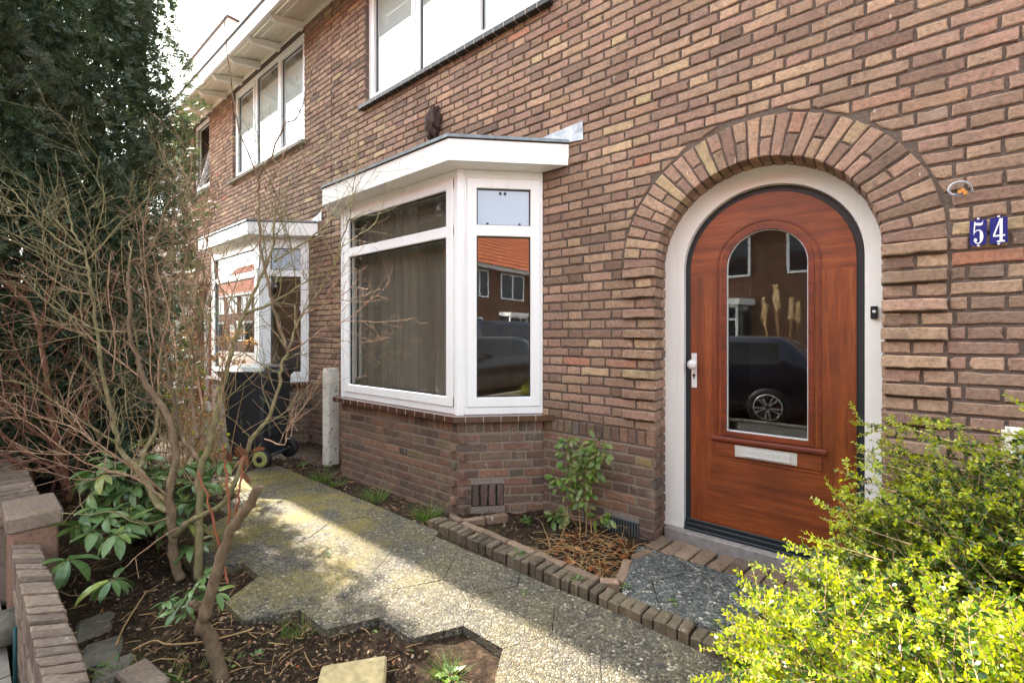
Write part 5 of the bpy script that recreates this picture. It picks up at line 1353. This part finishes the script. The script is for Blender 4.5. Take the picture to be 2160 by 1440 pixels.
for pts in ([(245,1360),(262,1320),(290,1275),(310,1245)],[(280,1370),(325,1350),(355,1358),(430,1352),(520,1330),(535,1322)]):
    S=smooth_path([(gnd(x,y,.02),.004) for x,y in pts],5); st.tube([p for p,_ in S],[q for _,q in S],5)
tag(st.build('twig_litter',M['straw']),kind='stuff')
# ------------------------------------------------------------------ small things on the front
def plate(ch,x0,x1,z0,z1,label):
    root=tag(empty('number_plate',((x0+x1)/2,-.012,(z0+z1)/2)),label,'house number','enamel house number plates')
    w=(x1-x0)/2;h=(z1-z0)/2; Mx=Matrix(((1,0,0,0),(0,0,-1,0),(0,1,0,0),(0,0,0,1)))
    mb=MB(); mb.prism([(-w,-h*.86),(-w*.45,-h*.86),(-w*.18,-h),(w*.18,-h),(w*.45,-h*.86),(w,-h*.86),(w,h*.86),(w*.45,h*.86),(w*.18,h),(-w*.18,h),(-w*.45,h*.86),(-w,h*.86)],-.004,.004,Mx); mb.build('plate',M['enamel'],root)
    d=MB(); s=h*.80
    S=lambda P: [(x*w*.92,y*s) for x,y in P]
    if ch=='5':
        P=[(-.5,1.0),(.62,1.0),(.66,.62),(.45,.70),(-.28,.68)]
        d.prism(S([(-.5,.98),(-.30,.82),(.25,.78),(.5,.84),(.62,1.02),(.54,.62),(.2,.56),(-.40,.62)]),.0041,.0055,Mx)
        d.prism(S([(-.5,.98),(-.62,.02),(-.47,.02),(-.40,.62)]),.0041,.0055,Mx)
        out=[];inn=[]
        for t in np.linspace(2.75,-2.35,22):
            out.append((.0+.66*math.cos(t)-.02,-.38+.62*math.sin(t)))
            k=.28+.12*abs(math.sin(t)); inn.append((-.06+.66*(1-.62*max(.18,math.cos(t)) )*math.cos(t) if math.cos(t)>0 else -.02+.60*math.cos(t),-.38+.53*math.sin(t)))
        d.prism(S(out+inn[::-1]),.0041,.0055,Mx)
        d.prism(S([(-.38+.2*math.cos(a),-.66+.17*math.sin(a)) for a in np.linspace(0,6.283,17)[:-1]]),.0041,.0056,Mx)
    else:
        d.prism(S([(.10,1.0),(.46,1.0),(.46,-.98),(.10,-.98)]),.0041,.0055,Mx)
        d.prism(S([(.10,1.0),(.10,.62),(-.50,-.38),(-.72,-.38)]),.0041,.00555,Mx)
        d.prism(S([(-.72,-.38),(-.70,-.52),(.78,-.52),(.78,-.38)]),.0041,.0056,Mx)
        d.prism(S([(-.22,-.86),(-.22,-1.0),(.74,-1.0),(.74,-.86)]),.0041,.00565,Mx)
    d.build('digit',M['enamelwhite'],root)
    sc_=MB()
    for zz in (-h*.93,h*.93): sc_.lathe([(.0045,0),(.004,.002),(.0015,.0026)],10,Matrix.Translation((0,-.0041,zz))@Matrix.Rotation(R(90),4,'X'))
    sc_.build('screw',M['alu'],root)
M['enamel']=simple('blue enamel',srgb(28,30,110),.18,.1,20,0,coat=.5); M['enamelwhite']=simple('white enamel',(.82,.83,.86),.25,.05,20,0)
plate('5',.3735,.4235,1.695,1.818,'blue enamel plate with a white 5'); plate('4',.4325,.4825,1.695,1.818,'blue enamel plate with a white 4')
p=Vector((.062,.18,1.435)); root=tag(empty('doorbell',tuple(p)),'small black doorbell with a white button on the right door frame','doorbell')
mb=MB(); mb.cbox(-.0145,.0145,-.016,-.0005,-.032,.032,.003); mb.build('housing',M['gasket'],root); mb=MB(); mb.lathe([(.008,0),(.0075,.003),(.004,.004)],16,Matrix.Translation((0,-.0161,.004))@Matrix.Rotation(R(90),4,'X')); mb.build('button',M['enamelwhite'],root)
root=tag(empty('cable_loop',(.34,0,1.94)),'loose grey electric cable loop with orange connectors on the wall','cable')
w=lambda x,y,yy=-.03: Vector((0,CAMY,HC))+ray(x,y)*((yy-CAMY)/ray(x,y).y)-Vector((.34,0,1.94))
S=smooth_path([(w(2052,405,.0),.0042),(w(2046,390,-.03),.0042),(w(2030,383,-.04),.0042),(w(2010,388,-.04),.0042),(w(2001,400,-.035),.0042),(w(2006,409,-.03),.0042),(w(2014,411,-.03),.0042)],6)
mb=MB(); mb.tube([p for p,_ in S],[r for _,r in S],8); mb.build('cable',simple('grey cable',(.45,.46,.5),.4,.1,20,0),root)
mb=MB()
for (x,y) in ((2024,405),(2031,402),(2036,407)): q=w(x,y,-.028); mb.cbox(q.x-.006,q.x+.006,q.y-.006,q.y+.006,q.z-.009,q.z+.009,.002)
mb.build('connector',simple('orange connector',srgb(204,136,62),.5,.1,20,0),root)
mb=MB()
for (x,y,x2,y2) in ((2014,411,2024,405),(2012,412,2030,409),(2016,409,2035,405)): mb.tube([w(x,y),w((x+x2)/2,(y+y2)/2+3),w(x2,y2,-.028)],.0013,5)
mb.build('wire',simple('blue wire',srgb(90,130,180),.4,.1,20,0),root)
# gnarled timber end on the wall above the bay
root=Vector((-3.04,-.03,3.255)); V=[];n=30
for i in range(25):
    ph=math.pi*(i+.35)/24.7
    for k in range(n):
        a=2*math.pi*k/n; v=Vector((math.sin(ph)*math.cos(a),math.sin(ph)*math.sin(a),math.cos(ph)))
        r=1+.3*mnoise.noise(v*2.1)+.26*mnoise.noise((v.x*6,v.y*6,v.z*1.5))+.10*mnoise.noise((v.x*14,v.y*14,v.z*3)); r*=1-.25*math.exp(-(v.x/.16)**2)*(1 if v.y<0 else 0)
        V.append((root.x+.10*r*v.x*.86,root.y+.055*r*v.y,root.z+.15*r*v.z))
mb=MB(); mb.add(V,[(i*n+k,i*n+(k+1)%n,(i+1)*n+(k+1)%n,(i+1)*n+k) for i in range(24) for k in range(n)]+[tuple(range(n)),tuple(range(24*n,25*n))[::-1]],True)
tag(mb.build('timber_knot',bark('old timber',srgb(48,36,32),srgb(74,58,52),srgb(102,86,78))),'gnarled dark timber knot fixed to bricks above the bay roof','wood')
# --- wheelie bin
q1=Vector((-4.62,-.84,0)); q2=Vector((-4.83,-.51,0)); ax_=(q1-q2).normalized(); back=Vector((-ax_.y,ax_.x,0))
if back.x<0: back=-back
rz=math.atan2(back.y,back.x); mid=(q1+q2)/2-back*.20
bin_=tag(empty('wheelie_bin',(mid.x,mid.y,0),rz),'dark grey wheelie bin with one pale rimmed wheel in front of neighbour bay','bin')
M['binplastic']=simple('dark bin plastic',(.022,.024,.028),.45,.25,14,.15,.002)
def loft(mb,secs):
    n=len(secs[0]); b=[v for s in secs for v in s]; mb.add(b,[(i*n+k,i*n+(k+1)%n,(i+1)*n+(k+1)%n,(i+1)*n+k) for i in range(len(secs)-1) for k in range(n)]+[tuple(range(n))[::-1],tuple(range((len(secs)-1)*n,len(secs)*n))])
def rrect(x0,x1,y,z,c=.04): 
    P=[];
    for (cx,cy,a0) in ((x1-c,y-c,0),(x0+c,y-c,90),(x0+c,-y+c,180),(x1-c,-y+c,270)):
        for k in range(4): a=R(a0+k*30); P.append((cx+c*math.cos(a),cy+c*math.sin(a),z))
    return P
mb=MB(); loft(mb,[rrect(-.15,.17,.19,.07),rrect(-.2,.19,.215,.3),rrect(-.25,.22,.235,.90),rrect(-.275,.235,.25,.905),rrect(-.275,.235,.25,.945)]); mb.cbox(-.26,-.235,-.13,.13,.55,.8,.006); mb.cbox(.2,.235,-.16,.16,.3,.7,.01); mb.build('body',M['binplastic'],bin_)
mb=MB(); loft(mb,[rrect(-.295,.25,.262,.947),rrect(-.295,.25,.262,.962),rrect(-.24,.23,.21,1.0),rrect(-.12,.18,.12,1.012)]); mb.build('lid',M['binplastic'],bin_)
mb=MB(); mb.tube([(.22,-.2,.93),(.31,-.2,.955),(.31,.2,.955),(.22,.2,.93)],.016,10); mb.build('handle',M['binplastic'],bin_)
for sgn in (-1,1):
    T=Matrix.Translation((.19,sgn*.225,.1))@Matrix.Rotation(R(90),4,'X')
    mb=MB(); mb.lathe([(.062,-.025),(.094,-.026),(.1,-.018),(.1,.018),(.094,.026),(.062,.025)],28,T); o=mb.build('wheel',M['gasket'] if True else None,bin_)
    rm=MB(); rm.lathe([(.03,-.028),(.062,-.0285),(.080,-.0275),(.080,.0275),(.062,.0285),(.03,.028)],28,T); o2=rm.build('rim',simple('pale green rim',srgb(150,150,92),.6,.2) if sgn==(-1 if (Matrix.Rotation(rz,3,'Z')@Vector((0,-1,0))).y<0 else 1) else M['gasket'],o)
    hb=MB(); hb.lathe([(.012,-.032),(.032,-.031),(.032,.031),(.012,.032)],18,T); hb.build('hub',M['gasket'],o)
ab=MB(); ab.tube([(.19,-.22,.1),(.19,.22,.1)],.012,8); ab.build('axle',M['zinc'],bin_)

# ------------------------------------------------------------------ across the street (seen in the glass)
def tex_brick(name,c1,c2):
    m=NT(name); v=m.coord(rot=(R(90),0,0)); br=m.n('ShaderNodeTexBrick'); m.t.links.new(v,br.inputs['Vector']); br.inputs['Scale'].default_value=1.0
    for k,x in (('Brick Width',.22),('Row Height',.065),('Mortar Size',.007)): br.inputs[k].default_value=x
    br.inputs['Color1'].default_value=(*c1,1); br.inputs['Color2'].default_value=(*c2,1); br.inputs['Mortar'].default_value=(*srgb(110,98,88),1)
    n=m.noise(v,4,5); col=m.mix(1.0,br.outputs[0],m.ramp(n,[(.3,.7),(.7,1.2)]),'MULTIPLY'); return m.done(m.pbsdf(col,.9,.2))
M['brickfar']=tex_brick('street brick',srgb(128,88,66),srgb(104,72,56))
def opposite():
    r=tag(empty('terraced_house',(0,-14.2,0)),'','house','houses across the street'); W=3.3
    mb=MB(); mb.box(-W+.005,W-.005,-7,0,-.2,5.2); mb.build('wall',M['brickfar'],r)
    pantile_roof(r,-W,W,.5,5.15,-3.6,9.1,rows=14); pantile_roof(r,-W,W,-7.5,5.15,-3.6,9.1,rows=14)
    mb=MB(); mb.cbox(-W,W,.0,.42,4.98,5.2,.01); mb.build('eaves',M['white'],r)
    mb=MB(); mb.cbox(W-.9,W-.2,-4.0,-3.2,8.4,10.1,.02); mb.cbox(W-.95,W-.15,-4.05,-3.15,9.9,10.0,.01); mb.build('chimney',M['brickfar'],r)
    fr=Frame((0,.0,0),(-1,0,0),(0,0,1),(0,1,0))
    for (a,b,c,d,sp) in ((-2.8,-.6,3.4,4.9,[.5]),(.5,2.7,3.4,4.9,[.34,.66])):
        w=part('window',r); X=fr.mat(); f=MB(); f.cbox(a,b,c,c+.08,.0,.06,.004,X); f.cbox(a,b,d-.08,d,.0,.06,.004,X)
        for x in [a+.04,b-.04]+[a+(b-a)*s for s in sp]: f.cbox(x-.045,x+.045,c+.08,d-.08,.0,.058,.004,X)
        f.build('frame',M['upvc'],w); g=MB(); g.box(a+.05,b-.05,c+.05,d-.05,.012,.02,X); g.build('pane',M['farglass'],w)
        cu=MB(); cu.box(a+.3,a+.8,c+.08,d-.08,.0085,.0115,X); cu.build('curtain',M['blind'],w)
    w=part('bay_window',r); X=fr.mat(); f=MB(); f.prism([(-2.9,0),(-2.5,.5),(-.9,.5),(-.5,0)],-.2,.8,Matrix(((-1,0,0,0),(0,1,0,0),(0,0,1,0),(0,0,0,1)))); f.build('plinth',M['brickfar'],w)
    f=MB(); f.prism([(-2.95,0),(-2.55,.58),(-.85,.58),(-.45,0)],2.4,2.62,Matrix(((-1,0,0,0),(0,1,0,0),(0,0,1,0),(0,0,0,1)))); f.build('fascia',M['white'],w)
    f=MB()
    for x in (-2.5,-1.9,-.92): f.cbox(x-.0,x+.08,.8,2.4,.42,.52,.004,X)
    f.cbox(-2.5,-.84,.8,.9,.42,.515,.004,X); f.cbox(-2.5,-.84,1.85,1.93,.42,.515,.004,X); f.cbox(-2.5,-.84,2.3,2.4,.42,.515,.004,X); f.build('frame',M['upvc'],w)
    g=MB(); g.prism([(-2.86,0),(-2.46,.47),(-.94,.47),(-.54,0)],.8,2.4,Matrix(((-1,0,0,0),(0,1,0,0),(0,0,1,0),(0,0,0,1)))); g.build('pane',M['farglass'],w)
    d=part('door',r); f=MB(); f.cbox(1.0,2.1,.0,2.3,.0,.06,.006,X); f.build('door_frame',M['upvc'],d); f=MB(); f.cbox(1.1,2.0,.0,1.65,.061,.08,.006,X); f.build('door_leaf',M['wood_dark'],d); f=MB(); f.cbox(1.1,2.0,1.75,2.2,.061,.07,.004,X); f.build('pane',M['farglass'],d)
    return r
m=NT('far window glass'); b_=m.n('ShaderNodeBsdfPrincipled'); b_.inputs['Base Color'].default_value=(.03,.032,.035,1); b_.inputs['Roughness'].default_value=.05; M['farglass']=m.done(b_.outputs[0])
def copy_tree(o,parent=None):
    c=o.copy(); COL.objects.link(c)
    if parent is not None: c.parent=parent
    for ch in [q for q in bpy.data.objects if q.parent is o]: copy_tree(ch,c)
    return c
OP=opposite(); xs=[-52.8,-46.2,-39.6,-33.0,-26.4,-19.8,-13.2,-6.6,0,6.6,13.2,19.8]
lb=['last in the row towards the evergreen','second last towards the evergreen','third last towards the evergreen','fourth last towards the evergreen','fourth left of the one facing the door','third left of the one facing the door','second left of the one facing the door','left of the one facing the front door','directly facing the red front door','right of the one facing the front door','second from the right','far right end']
for i,x in enumerate(xs):
    o=OP if i==0 else copy_tree(OP); o.location.x=x+.8; o['label']='brick house with orange roof across the street, '+lb[i]
# parked cars
def car(name,label,cat,L,Wd,top,bonnet,cabin,paint_c,van=False):
    r=tag(empty(name),label,cat,'vehicles parked in the street'); pm=NT(name+' paint '+str(len(bpy.data.materials))); pmt=pm.done(pm.pbsdf(paint_c,.3,.5,None,.2,1.0,.04))
    xs_=np.linspace(-L/2,L/2,25); w=Wd/2; secs=[];gl=[]
    def ztop(x):
        u=(x+L/2)/L; c0,c1,c2,c3=cabin
        if u<c0: return bonnet-.12*(1-u/c0)**2
        if u<c1: return bonnet+(top-bonnet)*math.sin((u-c0)/(c1-c0)*math.pi/2)
        if u<c2: return top-.02*abs(u-(c1+c2)/2)
        if u<c3: return top-(top-bonnet*.98)*((u-c2)/(c3-c2))**1.6
        return bonnet*.98-.1*((u-c3)/(1-c3+1e-6))
    for x in xs_:
        u=abs(2*x/L); k=1-.16*max(0,u-.75)**1.2*2.2; zt=ztop(x); belt=min(bonnet,zt-.01); gh=zt>bonnet+.05
        secs.append([(x,-w*k*.94,.2),(x,-w*k,.42),(x,-w*k,.68),(x,-w*k*.97,belt),(x,-w*k*(.78 if gh else .85),zt-.04 if gh else zt-.005),(x,-w*k*.5,zt),(x,w*k*.5,zt),(x,w*k*(.78 if gh else .85),zt-.04 if gh else zt-.005),(x,w*k*.97,belt),(x,w*k,.68),(x,w*k,.42),(x,w*k*.94,.2)])
    mb=MB(); n=12; mb.add([v for s in secs for v in s],[(i*n+k,i*n+(k+1)%n,(i+1)*n+(k+1)%n,(i+1)*n+k) for i in range(24) for k in range(n)]+[tuple(range(n))[::-1],tuple(range(24*n,25*n))],True); mb.build('body',pmt,r)
    g=MB()
    for s in (3,7):
        for i in range(24):
            if all(ztop(xs_[j])>bonnet+.22 for j in (i,i+1)) and i%6!=2:
                q=[Vector(secs[i][s]),Vector(secs[i+1][s]),Vector(secs[i+1][s+1]),Vector(secs[i][s+1])]; o=Vector((0,-.006 if s==3 else .006,0)); lo,hi=.12,.86
                if s==3: q=[q[0].lerp(q[3],lo),q[1].lerp(q[2],lo),q[1].lerp(q[2],hi),q[0].lerp(q[3],hi)]
                else: q=[q[3].lerp(q[0],lo),q[2].lerp(q[1],lo),q[2].lerp(q[1],hi),q[3].lerp(q[0],hi)]
                g.add([v+o for v in q],[(0,1,2,3)])
    g.build('window',M['farglass'],r)
    for sx in (-.31,.30):
        for sy in (-1,1):
            T=Matrix.Translation((L*sx,sy*(w-.09),.31))@Matrix.Rotation(R(90),4,'X'); t=MB(); t.lathe([(.2,-.1),(.3,-.1),(.315,-.06),(.315,.06),(.3,.1),(.2,.1)],26,T); o=t.build('wheel',M['gasket'],r)
            dk=MB(); dk.lathe([(.02,-.09),(.2,-.085),(.2,.085),(.02,.09)],26,T); dk.build('hub',M['gasket'],o); rm=MB(); rm.lathe([(.188,-.086),(.19,-.104),(.207,-.104),(.207,.104),(.19,.104),(.188,.086)],26,T)
            for q_ in range(10):
                T2=T@Matrix.Rotation(q_*math.pi/5+(.12 if q_%2 else -.12),4,'Z')
                for zz in (-.112,.104): rm.box(.03,.19,-.011,.011,zz,zz+.008,T2)
            rm.build('rim',M['alu'],o)
    for sy in (-1,1):
        t=MB(); t.cbox(L*.455,L*.482,sy*w*.80-.09,sy*w*.80+.09,.68,.86,.01); t.build('tail_light',simple('red lamp',(.4,.02,.02),.2,.1,20,0),r)
        t=MB(); t.cbox(-L*.49,-L*.465,sy*w*.66-.13,sy*w*.66+.13,.56,.68,.01); t.build('headlight',M['alu'],r)
        t=MB(); t.cbox(-L*.17,-L*.14,sy*(w+.10)-.08,sy*(w+.10)+.08,.92,1.05,.02); t.build('mirror',pmt,r)
    return r
c=car('parked_car','dark blue hatchback parked at the kerb facing the red front door','car',3.95,1.72,1.44,.92,(.22,.42,.82,.97),srgb(14,18,40)); c.location=(-2.3,-5.55,-.13)
c=car('parked_car','black saloon parked at the near kerb right of the blue hatchback','car',4.4,1.76,1.42,.9,(.24,.42,.72,.9),(.008,.008,.009)); c.location=(3.4,-5.6,-.13)
c=car('parked_van','navy delivery van parked on the far side of the street','van',5.2,1.95,1.98,1.1,(.14,.27,.97,.995),srgb(16,20,40)); c.location=(8.2,-9.2,-.13)
c=car('parked_car','silver car parked at the far kerb opposite the neighbour house','car',4.3,1.76,1.46,.92,(.24,.42,.8,.95),(.5,.51,.53)); c.location=(-13.5,-9.3,-.13)
# street tree and pampas grass opposite
tr=tag(empty('street_tree',(6.4,-11.6,-.06)),'bare young street tree on the far pavement','tree'); rnd=random.Random(77)
S=smooth_path([(Vector((0,0,0)),.11),(Vector((.05,0,2.4)),.09),(Vector((0,.1,4.5)),.06),(Vector((.1,0,6.4)),.02)],6); mb=MB(); mb.tube([p for p,_ in S],[q for _,q in S],10); mb.build('trunk',M['lichenbark'],tr)
mb=MB(); twiggy(mb,S,rnd,.22,(.8,2.2),.009,.35,2,.06); mb.build('crown',M['twig'],tr)
pg=tag(empty('pampas_grass',(-1.7,-11.7,-.06)),'pampas grass with pale plumes in the garden across the street','grass plant'); rnd=random.Random(79); mb=MB(); V=[];Fq=[]
for k in range(160):
    a=rnd.uniform(0,6.28); pts=wander((math.cos(a)*.15,math.sin(a)*.15,0),(math.cos(a)*.5,math.sin(a)*.5,1.2),rnd.uniform(.8,1.7),6,.05,-.09,rnd); mb.tube(pts,[.006,.006,.005,.004,.003,.002,.001],3,cap=False)
mb.build('blades',M['straw'],pg); Cs=[];Ds=[]
st=MB()
for k in range(7):
    a=k*.9; b=Vector((math.cos(a)*.45-.1,math.sin(a)*.2,rnd.uniform(1.55,2.3))); st.tube([(math.cos(a)*.1,math.sin(a)*.1,0),tuple(b)],.008,5)
    for j in range(160): f=rnd.random(); Cs.append(tuple(b+Vector((rnd.gauss(0,.04)*(1-f*.7),rnd.gauss(0,.04),f*.6)))); Ds.append((rnd.gauss(0,.4),rnd.gauss(0,.4),1))
st.build('stem',M['straw'],pg); V_,F_=hexleaves(np.array(Cs),np.array(Ds),rng.normal(0,1,(len(Cs),3)),rng.uniform(.06,.12,len(Cs)),rng.uniform(.012,.02,len(Cs))); np_mesh('plume',V_,F_,simple('pale plume',srgb(214,190,146),.9,.2,30,0),pg)

# settle the houses' parts on their bases
for h in (H1,H2,H3,gw): settle(h)
# ------------------------------------------------------------------ camera, light, sky
cam=bpy.data.cameras.new('camera'); co=bpy.data.objects.new('camera',cam); COL.objects.link(co)
co.location=(0,CAMY,HC); co.rotation_euler=(R(90),0,math.pi/2-TH)
cam.sensor_width=36; cam.lens=F_PX/2160*36; cam.shift_y=(HOR-720)/2160; cam.clip_end=1000; cam.clip_start=.02
sc.camera=co
EL,AL=R(LIGHT['el']),R(LIGHT['al'])
sd=Vector((-math.cos(EL)*math.cos(AL),math.cos(EL)*math.sin(AL),math.sin(EL)))
sl=bpy.data.lights.new('sun','SUN'); sl.energy=LIGHT['sun']; sl.angle=R(.53); sl.color=(1,.92,.78)
so=bpy.data.objects.new('sun',sl); COL.objects.link(so); so.location=(-20,2,20); so.rotation_euler=(-sd).to_track_quat('-Z','Y').to_euler()
w=bpy.data.worlds.new('World'); sc.world=w; w.use_nodes=True; nt=w.node_tree
bg=nt.nodes['Background']; sky=nt.nodes.new('ShaderNodeTexSky'); sky.sky_type='NISHITA'; sky.sun_disc=False
sky.sun_elevation=EL; sky.sun_rotation=math.atan2(sd.x,sd.y); sky.air_density=LIGHT['air']; sky.dust_density=LIGHT['dust']; sky.ozone_density=LIGHT['ozone']
hs=nt.nodes.new('ShaderNodeHueSaturation'); hs.inputs['Saturation'].default_value=LIGHT['sat']; nt.links.new(sky.outputs[0],hs.inputs['Color']); tn=nt.nodes.new('ShaderNodeMix'); tn.data_type='RGBA'; tn.blend_type='MULTIPLY'; tn.inputs[0].default_value=1.0; tn.inputs[7].default_value=(.935,1.0,.985,1); nt.links.new(hs.outputs[0],tn.inputs[6]); nt.links.new(tn.outputs[2],bg.inputs[0]); bg.inputs[1].default_value=LIGHT['sky']
sc.view_settings.view_transform='Standard'; sc.view_settings.look='None'; sc.view_settings.exposure=LIGHT['exp']; sc.view_settings.gamma=1
sc.cycles.max_bounces=8; sc.cycles.transparent_max_bounces=12; sc.cycles.use_denoising=True; sc.cycles.caustics_reflective=False; sc.cycles.caustics_refractive=False
